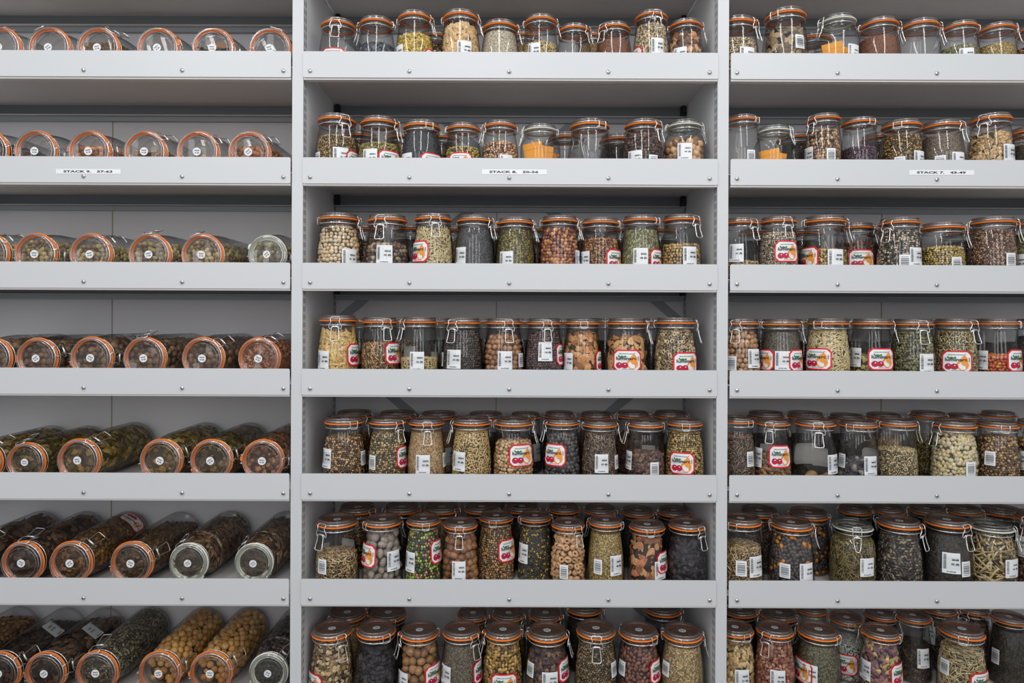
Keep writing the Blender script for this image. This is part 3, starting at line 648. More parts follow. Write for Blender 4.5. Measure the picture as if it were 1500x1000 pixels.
ORD = ['first','second','third','fourth','fifth','sixth','seventh','eighth','ninth','tenth','eleventh','twelfth']
ROWW = ['top','second','third','fourth','fifth','sixth','lowest']
def fill(key, style, loc, rot, k, hz, z1, lying, where, hideback=None):
    """contents of one jar; loc/rot/scale of the jar. Contents are things of their own."""
    nm, d, cat, shape, p, dims, pal, jit = CT[key]
    z0 = .005 if lying is None else .007
    mound = .004 if lying is None else 0
    if shape == 'packets':
        for i in range(4):
            b = MB(); w, t, h = .024+.003*(i % 2), .0016, max(z1-.012-.004*i, .02)
            b.box(-w, w, -t, t, 0, h); b.box(-w*1.0, w, -t*1.5, -t, h*.80, h*1.0)
            me = b.mesh('seed_packet', [M_PACK], False)
            o = obj('seed_packet', me, None, (loc[0]+(-.010+.007*i)*.8, loc[1]-.018+.012*i, loc[2]+.0085), (0,R_((-10,7,-5,11)[i]),R_((-14,10,-6,18)[i])))
            prop(o, f'orange paper packet standing inside {where}', 'packet', f'orange packets in {where}')
        return
    S = (k*.985, k*.985, hz)
    if shape.startswith('each'):
        if shape == 'eachfew':
            for i, (x, y) in enumerate(((-.024,-.022),(.006,-.030),(.030,-.008),(-.002,.012))):
                o = obj(nm, each_meshes(key)[i % 4], None, (loc[0]+x, loc[1]+y, loc[2]+.0145+.004), (0,0,i))
                prop(o, f'large rough tan seed at the bottom of {where}', cat, f'{cat}s in {where}')
            return
        P, Nn = shell_pts(style, z0, z1, p, mound, lying, .8)
        Mx = Matrix.LocRotScale(Vector(loc), None if rot is None else __import__('mathutils').Euler(rot), Vector(S))
        cam = Vector((0, -DF, ZC)); vs = each_meshes(key)
        for i in range(len(P)):
            w = Mx @ Vector(P[i]); nrm = (Mx.to_3x3() @ Vector(Nn[i]))
            if nrm.dot(cam-w) < -.25*nrm.length*(cam-w).length: continue     # the far side of the pile shows nothing
            if lying is not None and P[i][2] < .01: continue
            q = rng.normal(size=3)*.06+1
            o = obj(nm, vs[i % 4], None, w, tuple(rng.random(3)*6 if shape != 'eachring' else (PI/2+rng.normal()*.5, rng.normal()*.3, rng.normal()*.8)), scale=tuple(q))
            prop(o, f'{d} in {where}', cat, f'{cat}s in {where}')
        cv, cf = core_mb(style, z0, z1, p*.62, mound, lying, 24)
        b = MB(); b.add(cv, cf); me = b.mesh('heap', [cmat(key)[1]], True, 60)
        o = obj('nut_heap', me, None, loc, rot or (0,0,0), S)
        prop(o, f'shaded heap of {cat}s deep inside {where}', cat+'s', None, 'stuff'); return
    zq = round(z1, 3); lq = None if lying is None else round(lying, 3)
    kk = (key if shape != 'fine' else 'fine', style, zq, lq)
    if kk not in _pile:
        _pile[kk] = fine_mesh(style, z0, zq, mound, lq) if shape == 'fine' else pile_mesh(shape, style, z0, zq, p, dims, jit, mound, lq)
    o = obj(nm, _pile[kk], None, loc, rot or (0,0,0), S)
    if lying is None: o.rotation_euler = (0,0,random.random()*6)
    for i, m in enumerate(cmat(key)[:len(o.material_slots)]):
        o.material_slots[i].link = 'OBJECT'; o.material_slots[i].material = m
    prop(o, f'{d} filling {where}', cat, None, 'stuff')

# ------------------------------------------------------------------ the shelving
LIPY = {0:-78, 1:77, 2:232, 3:386, 4:541, 5:694, 6:848}
LZ = {k: (VY-y)/F*DF for k, y in LIPY.items()}; LZ[7] = -.893; LZ[8] = -1.150; LZ[-1] = 1.157  # topmost level is an unseen shelf added to block light from above
SURF = {k: z-.036 for k, z in LZ.items()}
W = .5; UW = .0265
def rounded_lip(x0, x1, z0, z1, r=.004, t=.0015):
    pts = []
    for cx, cz, a0 in ((x1-r,z0+r,-90),(x1-r,z1-r,0),(x0+r,z1-r,90),(x0+r,z0+r,180)):
        pts += [(cx+r*math.cos(R_(a0+22.5*k)), cz+r*math.sin(R_(a0+22.5*k))) for k in range(5)]
    b = MB(); n = len(pts); y0 = -.0035
    b.add([(x,y0,z) for x,z in pts]+[(x,y0+t,z) for x,z in pts], [tuple(range(n)), tuple(range(2*n-1,n-1,-1))]+[(i,i+n,(i+1)%n+n,(i+1)%n) for i in range(n)])
    return b
def screw_mesh():
    b = MB(); b.lathe([(0,0),(.0026,0),(.0030,.0004),(.0048,.0006),(.0050,.0016),(.0042,.0030),(.0022,.0038),(0,.0040)][1:], 16)
    b.box(-.0022,.0022,-.0004,.0004,.0030,.00395,1); b.box(-.0004,.0004,-.0022,.0022,.0030,.00395,1)
    return b.mesh('screw', [M_SCREW, M_BLACK], True, 50)
SCREW = screw_mesh()
UNITS = [('left', -W-UW-.0025-1.0, -W-UW-.0025, 'STACK 9.   57-63', (131,251.5), [-22,124,268,416]),
         ('middle', -W, W, 'STACK 8.   50-56', (753.5,252.2), [455,600,746,891,1039]),
         ('right', W+UW+.0040, W+UW+.0040+1.0, 'STACK 7.   43-49', (1378,253), [1079,1226,1371,1518])]
def upright(parent, x0, x1, sides='lr'):
    b = MB(); zt, zb = ZC+1.19, .0
    b.box(x0, x1, 0, .001, zb, zt); b.box(x0, x1, .311, .3125, zb, zt)
    if 'l' in sides: b.box(x0, x0+.0012, .001, .030, zb, zt); b.box(x0, x0+.0012, .285, .311, zb, zt)
    if 'r' in sides: b.box(x1-.0012, x1, .001, .030, zb, zt); b.box(x1-.0012, x1, .285, .311, zb, zt)
    for xs, sx in ((x0,-1),(x1,1)):
        if ('l' if sx < 0 else 'r') not in sides: continue
        z = zb+.02
        while z < zt-.02:
            for yy in (.0075,.0180,.2920,.3030):
                xf = xs+sx*.0003; b.add([(xf,yy,z),(xf,yy+.0042,z),(xf,yy+.0042,z+.012),(xf,yy,z+.012)], [(0,1,2,3) if sx > 0 else (3,2,1,0)], 1)
            z += .0195
    obj('upright', b.mesh('upright', [M_COAT, M_DARK], False), parent)
def build_unit(name, x0, x1, sign, spx, screws):
    cx = (x0+x1)/2
    root = obj('shelving_unit', None, None, (cx, 0, 0))
    prop(root, f'grey steel shelving unit, the {name} one of three, its strip reading {sign.replace("   "," ")}', 'shelving', 'steel shelving units')
    ghost = Vector((cx,0,0))
    def part(nm, me, parent=root, loc=(0,0,0), **k):
        o = obj(nm, me, parent, loc, **k)
        if parent == root: o.location = Vector(loc)-ghost
        return o
    sx0 = x0 if name != 'right' else W+.0050; sx1 = x1 if name != 'left' else -W-.0050
    for row in range(-1, 9):
        z = ZC+SURF[row]
        prof = [(.016,-.030),(0,-.030),(0,0),(.300,0),(.300,-.030),(.288,-.030)]
        b = MB(); t = .0012
        segs = list(zip(prof, prof[1:]))
        for (ya,za),(yb,zb) in segs:
            if ya == yb: b.box(*((x0+.001, x1-.001) if ya < .1 else (sx0+.001, sx1-.001)), ya, ya+t, z+min(za,zb), z+max(za,zb), 1 if ya > .1 else 0)
            else: b.box(*((x0+.001, x1-.001) if max(ya,yb) < .1 else (sx0+.001, sx1-.001)), max(min(ya,yb), .0012 if max(ya,yb) > .1 else 0), max(ya,yb), z+za-t, z+za, 0)
        sh = part('shelf', b.mesh('shelf', [M_SHELF, M_FLANGE], False))
        lp = obj('shelf_lip', rounded_lip(x0, x1, ZC+LZ[row]-.0627, ZC+LZ[row]).mesh('lip', [M_COAT], False), sh)
        bm_ = MB(); bm_.box(x0+.002, x1-.002, .3022, .3100, z-.045, z-.032); bm_.box(x0+.002, x1-.002, .3015, .3022, z-.029, z-.012)
        part('back_rail', bm_.mesh('rail', [M_RAIL], False))
        for sxp in screws:
            X, Z = world(sxp, 0, 0)[0], ZC+LZ[row]-.0475
            if 1 <= row: X = world(sxp+0.0, LIPY.get(row, 1000)+29, 0)[0]+(.004*0)
            if x0+.005 < X < x1-.004: obj('screw', SCREW, sh, (X, -.0035, Z), (PI/2, random.random(), 0))
        if row == 2:
            f = Flat(); f.rect(-.078,.078,-.0058,.0058,0,0); f.text(sign, -.060,-.0026,.118,.0052,1,1,.035)
            X, Z = world(spx[0], spx[1], 0)
            obj('shelf_sign', f.mesh('sign', LMATS, lambda u,v,l: (u,-l*.0003,v)), sh, (X, -.0040, ZC+Z))['label'] = 'white strip reading '+sign.replace('   ',' ')
        for xc in (sx0+.010, sx1-.010):
            c = MB(); c.box(xc-.006, xc+.006, .283, .299, z-.030, z+.012); c.box(xc-.004, xc+.004, .280, .283, z-.022, z+.004)
            obj('shelf_clip', c.mesh('clip', [M_BLACK], False), sh)
    b = MB(); b.box(sx0, sx1, .3180, .3200, .0, ZC+1.19)
    X = {'left': -1.144, 'middle': -.038, 'right': 1.070}[name]; b.box(X-.0013, X+.0013, .3168, .3182, 0, ZC+1.19, 1)
    part('back_panel', b.mesh('back', [M_BACK, M_SEAM], False))
    for side, xs in (('l', sx0), ('r', sx1)):
        b = MB(); b.box(xs-(.0011 if side == 'l' else -.0001), xs+(.0 if side == 'l' else .0012), .0305, .2845, 0, ZC+1.19)
        part('side_panel', b.mesh('side', [M_SIDE], False))
    if name == 'middle':
        for cz in (.415, -.505):
            for s in (1, -1):
                b = MB(); hx, hz = .487, .412; w = .0125; L_ = math.hypot(hx, hz); nx, nz = -hz*s/L_*w, hx/L_*w
                yy = .3135 if s > 0 else .3152
                pts = [(-hx-nx, -hz*s-nz), (hx-nx, hz*s-nz), (hx+nx, hz*s+nz), (-hx+nx, -hz*s+nz)]
                v = [(p[0], yy, ZC+cz+p[1]) for p in pts]+[(p[0], yy+.0012, ZC+cz+p[1]) for p in pts]
                b.add(v, [(0,1,2,3),(7,6,5,4),(0,4,5,1),(1,5,6,2),(2,6,7,3),(3,7,4,0)])
                part('cross_brace', b.mesh('brace', [M_BRACE], False))
    return root, ghost
for u in UNITS:
    root, gh = build_unit(*u)
    ups = {'left': [(-W-UW-.0025-1.0-UW, -W-UW-.0025-1.0)], 'middle': [(-W-UW, -W), (W, W+UW)], 'right': [(W+UW+.004+1.0, W+UW+.004+1.0+UW)]}[u[0]]
    for a, b_ in ups:
        upright(root, a, b_, 'lr' if u[0] != 'middle' else ('r' if a < 0 else 'l'))
    for c in root.children:
        if c.name.startswith('upright'): c.location = -gh

# ------------------------------------------------------------------ jars
def make_jar(unit, row, order, X, D, k, Hh, style, a, seal, key, cz, labels, tag_row, t1, t2, label):
    z = ZC+SURF[row]+.0002; y = D
    hz = Hh/H0
    root = obj('glass_jar', None, None, (X, y, z)); prop(root, label, 'jar', f'{tag_row} row of jars on the {ROWW[row-1]} shelf, {unit} unit')
    obj('jar_body', ME['body_'+style], root, scale=(k,k,hz))
    kt = k if style == 'round' else k
    top = Hh
    # the top parts keep their own height: put them so that the seal meets the rim
    zt = .1502*hz+.0143*k
    th = R_(-90+a)
    ld = obj('jar_lid', ME['lid_'+('u' if seal == 'o' else 'c')], root, (0,0,zt), (0,0,0), (k,k,k))
    obj('rubber_seal', ME['seal_'+seal], root, (0,0,zt), (0,0,th+R_(random.choice((0,8,-14,35)))), (k,k,k))
    cl = obj('wire_bail', ME['bail_'+seal], root, (0,0,zt), (0,0,th), (k,k,k))
    obj('lever', ME['lever_'+seal], cl)
    st = obj('lid_sticker', sticker_mesh(t1, t2), ld, (0,0,-.0050), (0,0,random.uniform(-.5,.5)))
    s = F/(DF+D)
    for kind, lx, ly in labels:
        back = kind.isupper(); kd = kind.lower()
        ux, uy = unroll(lx, ly)
        off = (ux-VX)/s-X
        R = .0537*k
        if back: R = -R; s2 = F/(DF+D+.05)
        else: s2 = F/(DF+D-.045)
        off = (ux-VX)/s2-X
        an = math.asin(max(-.97, min(.97, off/abs(R))))
        ang = -PI/2+an if not back else PI/2-an
        lz = ((VY-uy)/s2-SURF[row])/hz
        lz = max(.026 if kd != 'b' else .02, min(lz, .098))
        me = label_mesh(kd, style, lz, t1, t2, back)
        o = obj('product_label' if kd == 'r' else 'barcode_label', me, root, (0,0,0), (0,0,ang), (k,k,hz))
        o['label'] = 'grey reverse of a label seen through the glass' if back else {'r':'octagonal red bordered luminarc label with fruit', 'w': f'white label printed {t1} {t2}', 'b': 'small white barcode label'}[kd]
    return root, z

def front_row(unit, row, jars):
    """jars: (x, ty, a, seal, key, cy, labels[, depth])"""
    L = []
    for j in jars:
        x, ty, a, seal, key, cy, labels = j[:7]; D = j[7] if len(j) > 7 else .062
        ux, uy = unroll(x, ty); above = SURF[row]+.16 > 0
        X = (ux-VX)*(DF+D)/F
        dn = DF+D+(-.042 if above else .042)
        Hh = (VY-uy)*dn/F-SURF[row]
        Hh = max(.128, min(.178, Hh))
        L.append(dict(X=X, D=D, H=Hh, a=a, seal=seal, key=key, cy=cy, labels=labels, back=len(j) > 7 and j[7] > .16))
    return L
def place(unit, row, L):
    nf = nb = 0
    for i, d in enumerate(L):
        base = 1.10 if d['seal'] == 'c' and unit == 'right' else 1.0
        R0 = .0537 if d['seal'] == 'o' else .0572
        g = min([math.hypot(d['X']-e['X'], d['D']-e['D']) for j, e in enumerate(L) if j != i] or [1])
        lim = min(g*.5/R0*.995, 1.02 if d['seal'] == 'o' else .97*base)
        d['k'] = max(.84, lim); d['style'] = 'round' if d['seal'] == 'o' else 'clear'
    for d in L:
        first = (43 if unit == 'right' else 50)+row-1
        t1 = '00%02d' % first
        if d['back']: nb += 1; n = nb; tr = 'back'
        else: nf += 1; n = nf; tr = 'front'
        t2 = '%02d (B)' % (n if tr == 'front' else n+10)
        words = CT[d['key']][1] if d['key'] and CT[d['key']][1] else ('orange packets' if d['key'] == 'envel' else None)
        if d['key'] and CT[d['key']][3].startswith('each'): words = CT[d['key']][1]+'s'
        seal = 'clear sealed ' if d['seal'] == 'c' else ''
        wh = f'the {ORD[n-1]} {tr} jar, {ROWW[row-1]} shelf, {unit} unit'
        inside = f'jar of {words}' if words else 'empty jar'
        lab = f'{seal}{inside}, {ORD[n-1]} in {tr} row, {ROWW[row-1]} shelf, {unit} unit'
        s = F/(DF+d['D']-.045)
        hz = d['H']/H0
        root, z = make_jar(unit, row, n, d['X'], d['D'], d['k'], d['H'], d['style'], d['a'], d['seal'], d['key'], d['cy'], d['labels'], tr, t1, t2, lab)
        if d['key']:
            cz = ((VY-d['cy'])/s-SURF[row])/hz if d['cy'] else .120
            cz = max(.018, min(cz, .132))
            fill(d['key'], d['style'], (d['X'], d['D'], z), None, d['k'], hz, cz, None, wh)
BD = .198
M1 = [(496,24,5,'o',None,0,[('r',488,83)]), (552,21,-95,'o','slate',60,[]), (608,12,75,'o','carda',47,[('w',582,76),('r',633,82)]), (675,11,80,'o','fibre',32,[('w',681,73),('B',660,80)]),
      (733,27,80,'o','beigef',39,[],.075), (792,17,80,'o','oats',58,[('w',782,74)]), (841,33,50,'o',None,0,[],.080), (899,31,-45,'o','redfine',53,[],.070),
      (954,10,8,'o','greyseed',29,[('w',964,68),('r',930,79)]), (1004,24,75,'o','slices',44,[('w',997,79)]),
      (638,44,60,'o','brntan',60,[],BD), (768,44,40,'o','rice',60,[],BD), (870,44,40,'o','rice',60,[],BD)]
M2 = [(494,165,36,'o','pepper',197,[('w',500,229),('b',463,231),('r',520,233)]), (556,169,70,'o','olive',208,[('w',542,231),('r',573,234)]), (618,175,-150,'o','charf',190,[('r',635,237),('w',594,235)]),
      (678.5,178,100,'o','goldbrn',213,[('r',674,236)]), (733,174,-65,'o','tannuts',205,[('w',742,238)]), (791.7,181,-80,'c','envel',214,[]), (864,174,-150,'o','charf',235,[]),
      (942,173,40,'o','brnball',192,[('w',930,232),('b',957,236)]), (1002,173,85,'c','speckle',196,[('w',1003,222)]),
      (527,191,60,'o','brntan',210,[],BD), (590,193,60,'o','rice',210,[],BD), (648,194,60,'o','raisin',210,[],BD), (829,193,60,'o',None,210,[],BD), (905,196,60,'o','teadark',210,[],BD)]
M3 = [(497,311,85,'o','chick',322,[('w',512,378)]), (567.6,313,-8,'o','darkmix',356,[('w',564,373)]), (635,311,12,'o','straw',334,[('r',610,368)]), (695.6,313.5,60,'o','greyfine',329,[('w',673,375),('R',705,380)]),
      (755,317,75,'o','darkgrn',335,[('w',741,381)]), (820,314,70,'o','redball',329,[('w',850,379)]), (880,317,-100,'o','clove',347,[('w',857,380),('r',905,380)]), (939,313,-130,'o','leafgrn',334,[('w',938,377),('r',968,380)]),
      (998,312,35,'o','tanbean',356,[('w',1011,375)]),
      (536,328,60,'o','brntan',350,[('w',532,396)],BD), (602,328,60,'o','teadark',350,[('w',600,396)],BD), (665,330,60,'o','rice',350,[],BD), (787,330,60,'o','raisin',350,[],BD), (968,330,60,'o','teadark',350,[],BD), (725,330,60,'o','teadark',350,[],BD), (850,330,60,'o','teadark',350,[],BD), (910,330,60,'o','teadark',350,[],BD)]
M4 = [(496,461,5,'o','pods',488,[('w',472,528),('r',528,520)]), (557,463.5,30,'o','goldfine',504,[('r',578,518)]), (614.5,463.5,-55,'o','fluff',526,[('w',611,529),('W',600,520),('W',640,528)]),
      (677.5,465,-25,'o','pcorn',482,[('w',664,526),('b',640,527)]), (738,465.5,15,'o','nuts15',492,[('w',740,528),('b',764,528)]), (797,466,8,'o','purplb',487,[('w',799,515),('r',826,520)]),
      (853,466,180,'o','leaves',484,[('w',832,531),('r',885,530)]), (918,466,70,'o','leaves2',494,[('r',918,528)]), (989,465,80,'o','rings',480,[('r',1006,532)])]
M4 += [(x,466,60,'o',kk,500,[],BD) for x, kk in ((526,'teadark'),(588,'brntan'),(646,'teadark'),(708,'raisin'),(768,'teadark'),(826,'rice'),(888,'teadark'),(955,'greyfine'))]
M5 = [(504.7,606,-140,'o','brntan',644,[('w',475.4,672),('b',530,674)]), (567.6,606.7,50,'o','tancrum',638,[('b',544,678),('r',596,672)]), (625,608,10,'o','rice',633,[('w',619.4,680),('b',652,677)]), (691,607.7,-75,'o','creamr',631,[('w',671,676)]),
      (752.5,608.6,80,'o','hazel',650,[('r',766,667)]), (823.6,608,-75,'o','greyball',632,[('r',811,667)]), (878.6,611,85,'o','fibbrn',633,[('w',881.5,679),('b',906,679)]),
      (945.7,611,-85,'o','raisin',667,[('w',919,677),('b',959,687),('W',950,664)]), (1003,609,170,'o','barley',633,[('r',998.5,679)])]
M5 += [(x,ty,a,'o',kk,640,lb,BD) for x, ty, a, kk, lb in ((519.6,598.8,60,'goldfine',[]),(582.5,599.5,60,'teadark',[]),(643,600.5,120,'rice',[('w',658,668)]),(711.6,601,60,'teadark',[]),(770,600,20,'pcorn',[('w',786,664)]),(819.6,598.7,60,'teadark',[]),(873.8,600,60,'rice',[]),(927,598.7,100,'raisin',[]),(982,598.7,60,'teadark',[]))]
M6 = [(494,750,-30,'o','cumin',817,[('b',472,829),('W',475,806),('W',512,802)]), (560.6,749.5,125,'o','greyoval',781,[('r',533,815),('w',577,823)]), (620.5,748,-165,'o','pepmix',779,[('w',598.5,825),('r',643,812)]),
      (675,754,0,'o','wrinkle',782,[('w',672,836)]), (727,744,170,'o','coriand',777,[('r',747,808)],.105), (784,743.7,110,'o','blackyel',780,[('w',765,813)],.105),
      (832.4,754,30,'o','ringnut',786,[('b',826,838)]), (887.4,750,-120,'o','mustard',779,[('b',876,831),('w',904,829)]), (948,757,180,'o','peel',790,[('w',969,836),('r',978,826)]), (1006,755,35,'o','black',793,[])]
M6 += [(x,ty,a,'o',kk,765,[],BD+.008) for x, ty, a, kk in ((524,733.5,60,'goldfine'),(589,733,-60,'teadark'),(647.6,733,60,'rice'),(706,732.5,60,'teadark'),(765,732,60,'teadark'),(826,733,-70,'raisin'),(878.6,735,60,'teadark'),(934.7,738,60,'greyfine'),(987.5,737.8,80,'teadark'))]
M7 = [(486.5,906,40,'o','flakes',946,[('r',455,1003)]), (551.6,905,-140,'o','black',968,[('W',545,962),('W',575,966)]), (614.5,908,-65,'o','walnut',940,[('w',588,1000),('r',638,993)]), (676.4,906.7,45,'o','earth',945,[('w',651,992),('r',706,990)]),
      (737,907,-75,'o','goldbean',944,[('r',739,1002)]), (801.6,909,80,'o','brnlump',960,[('w',805.6,996),('b',776,984),('r',833,985)]), (873,905,-5,'o','hempy',944,[('b',902,984)]), (935.8,908,-140,'o','purpbean',944,[('b',912,984),('r',968,986)]),
      (999.6,909.6,80,'o','blond',943,[('b',977,985)])]
M7 += [(x,884,a,'o',kk,915,[],.178) for x, a, kk in ((509,130,'rice'),(569,-160,'teadark'),(693,60,'brntan'),(745,60,'olive'),(799.4,60,'teadark'))]+[(856,874,100,'o','teadark',900,[],BD),(971,876,60,'o','greyfine',900,[],BD)]
R1 = [(1078,23,45,'o','greyseed',52,[('w',1094,82)]), (1150,9,130,'o','bark',34,[('b',1171,62)]), (1226,17,-75,'c','envel',57,[('w',1250,78)]), (1287,23,75,'o','redfine',47,[('b',1264,86)]),
      (1346,25,70,'o',None,0,[]), (1405,27,-105,'o','leafgrn',60,[('w',1417,81)]), (1459,33,50,'o','mustard',57,[]), (1521,33,-50,'o','brntan',57,[]),
      (1190,46,60,'o',None,0,[],BD)]
R2 = [(1087,164,-140,'o',None,0,[('b',1101,229),('W',1082,230)]), (1134,184,45,'c','envel',221,[]), (1206,162,-60,'o','discs',184,[('w',1177,225),('b',1218,227)]), (1259,168,-165,'o','aubseed',210,[]),
      (1320.6,173,140,'o','darkgold',192,[('b',1319,238),('w',1348,233)]), (1380,174,30,'o','greybrn',192,[('b',1379,236),('w',1404,235)]), (1451,163,-50,'o','fluffy',187,[('w',1479,225)]), (1512,184,60,'o','teadark',205,[]),
      (1166,193,60,'o','teadark',205,[],BD), (1290,193,60,'o','teadark',205,[],BD), (1490,194,70,'o','rice',205,[],BD)]
R3 = [(1084,317,27,'o','cumin',380,[('w',1079,370)]), (1140.5,314.5,6,'o','buckw',337,[('r',1154,368)]), (1208,314.5,85,'o','golden',363,[('r',1181,376),('w',1222.5,379)]), (1252,325,45,'o','twigs',352,[('r',1262,380)],.135),
      (1317.5,317,-60,'o','bwseed',334,[('b',1324,383),('w',1342,376)]), (1380,325,70,'o','tangrn',358,[('b',1399,386)]), (1454,316,70,'o','browns',332,[('b',1478,381)]), (1518,318,60,'o','leafgrn',336,[('w',1497,384)]),
      (1110,334,60,'o','teadark',350,[],BD), (1176,334,60,'o','teadark',350,[],BD), (1410,334,60,'o','teadark',350,[],BD), (1300,334,60,'o','greyfine',350,[],BD+.01)]
R4 = [(1084,466,-30,'o','ball13',482,[('b',1073,532),('w',1106,525)]), (1143.6,467,85,'o','peatseed',485,[('w',1146,528),('r',1116,528),('r',1173,528)]), (1212.6,466,130,'o','straw',481,[('r',1199,526)]),
      (1277,466,60,'o','leafmix',520,[('w',1251,524),('r',1291.5,526)]), (1337.5,467,-5,'o','lentil',483,[('w',1357,532)]), (1399,466,20,'o','fennel',481,[('r',1402,530)]), (1460,466,-120,'o','redbean',519,[('w',1438,528),('r',1493,528)]), (1521,466,60,'o','greyfine',490,[])]
R4 += [(x,467,60,'o','teadark',500,[],BD) for x in (1115,1178,1248,1308,1368,1430,1488)]
R5 = [(1080,605,-150,'o','fibbrn',640,[('b',1101,673)]), (1132,608.5,-30,'o','goldbits',668,[('w',1110,673),('r',1145,669),('W',1120,662)]), (1194,609,-15,'o','potato',690,[('w',1222,680),('R',1178,664),('W',1200,668)]),
      (1257,611,130,'o','darklump',678,[('b',1239.6,678),('w',1276,682),('R',1274,668)]), (1314,609,85,'o','rye',659,[]), (1398,611.5,-80,'o','popcorn',636,[('b',1419.6,686)]), (1461,612,165,'o','coffee',640,[('b',1456,673)]), (1520,611,165,'o','coffee',645,[('w',1498,678)])]
R5 += [(x,ty,60,'o',kk,640,[],BD) for x, ty, kk in ((1122,599.5,'teadark'),(1179.6,600,'teadark'),(1240,603,'teadark'),(1294,601.6,'rice'),(1359,598.6,'olive'),(1462,598,'teadark'),(1412,602,'teadark'))]
R6 = [(1085,748,140,'o','cumin',805,[('b',1084.5,831),('w',1108,829),('W',1092,802)]), (1159,754,75,'o','navycorn',786,[('b',1150,836),('w',1181,838)]), (1249,756.5,-15,'c','hay',795,[('w',1268,829)],.075),
      (1317.5,752,40,'o','sunfl',788,[]), (1387,750,20,'o','teadark',782,[('w',1392,824),('b',1413,832)]), (1450,757,45,'c','strawbig',790,[('w',1478,830)],.078), (1520,744,-60,'o','brnball',780,[('w',1500,806)],.09)]
R6 += [(x,ty,a,'o',kk,765,[],dd) for x, ty, a, kk, dd in ((1112,738,30,'fibbrn',.185),(1184,741,60,'navycorn',.170),(1252,735,60,'teadark',BD),(1300.7,734,60,'teadark',BD+.006),(1357.4,735,60,'teadark',BD),(1411,735,80,'teadark',BD),(1466,737,80,'teadark',BD+.01))]
R7 = [(1077,903,-160,'o','chips',952,[('w',1087,995)]), (1135,904,-45,'o','redchunk',946,[('w',1139,996)]), (1199,907,-140,'o','oregano',944,[('w',1187,990),('r',1169,990)]), (1290,908,-130,'o','petals',944,[('w',1270,990),('r',1322,990)]),
      (1409,906,150,'o','strawy',958,[('r',1439,1000),('b',1377,985)])]
R7 += [(1240,890,170,'o','crystal',945,[('r',1241,975)],.150), (1337,886,75,'o','blackbit',950,[('w',1354,965)],.145), (1478,886.6,45,'o','teadark',915,[('b',1454,970)],.120),
       (1141,884,-120,'o','teadark',915,[],.178), (1083,878,60,'o','teadark',915,[],BD), (1188,876,60,'o','crystal',915,[],BD+.01), (1290,884,60,'o','teadark',915,[],.180), (1375,876,60,'o','fibbrn',915,[('w',1368,935)],BD+.01), (1425,876,-60,'o','brnball',915,[],BD)]
for row, L in enumerate((M1,M2,M3,M4,M5,M6,M7), 1): place('middle', row, front_row('middle', row, L))
for row, L in enumerate((R1,R2,R3,R4,R5,R6,R7), 1): place('right', row, front_row('right', row, L))

# ------------------------------------------------------------------ jars lying on the left shelves
# (lid centre x, clasp screen angle, seal, contents, fill level as a fraction of radius)
LEFT = {
 1: [(-4,100,'o','Lherb',-.5),(69,115,'o','Lherb',-.05),(141,55,'o','Lherb',.35),(229,200,'o',None,0),(310,0,'o','Lbark',.1),(394,75,'o','Lherb',.0)],
 2: [(-22,0,'o','Lbark',.5),(49,-5,'o',None,0),(128,10,'o','Lalmond',.3),(210,45,'o','Ltan',.1),(287.5,35,'o','Ltan',-.2),(363,40,'o','Lhazel',.35)],
 3: [(-21,45,'o','Lpale',.5),(49,0,'o','Lpale',.62),(130,40,'o','Lpale',.45),(216.5,95,'o','Lpale',.55),(294,115,'o','Lpale',.62),(390,-5,'c','Lpale',.55)],
 4: [(-16,-40,'o','Lchest',.82),(51,20,'o','Lchest',.78),(131,0,'o','Lchest',.82),(209,95,'o','Lchest',.78),(295,45,'o','Lchest',.85),(377.5,60,'o','Lrust',.7)],
 5: [(-28,60,'o','Lgoldleaf',.92),(34.6,105,'o','Lolive',.9),(112,55,'o','Lgoldleaf',.95),(233,20,'o','Lgoldleaf',.92),(307,15,'o','Lolive',.92),(383,-5,'o','Lredleaf',.92)],
 6: [(-46,60,'o','Ldark',.88),(29.5,85,'o','Ldark',.9),(100.6,50,'o','Lamber',.9),(190,20,'o','Ldust',.5),(274,115,'c','Lpods',.75),(370,125,'c','Lpods',.7)],
 7: [(-84,60,'o','Lamber',.5),(-4,30,'o','Lblk',.4),(63,10,'o','Ldark',.6),(138.5,95,'o','Lseed',.93),(231,10,'o','Lyellow',.93),(306.5,25,'o','Lyellow',.93),(391.6,50,'c','Lplum',.6)],
}
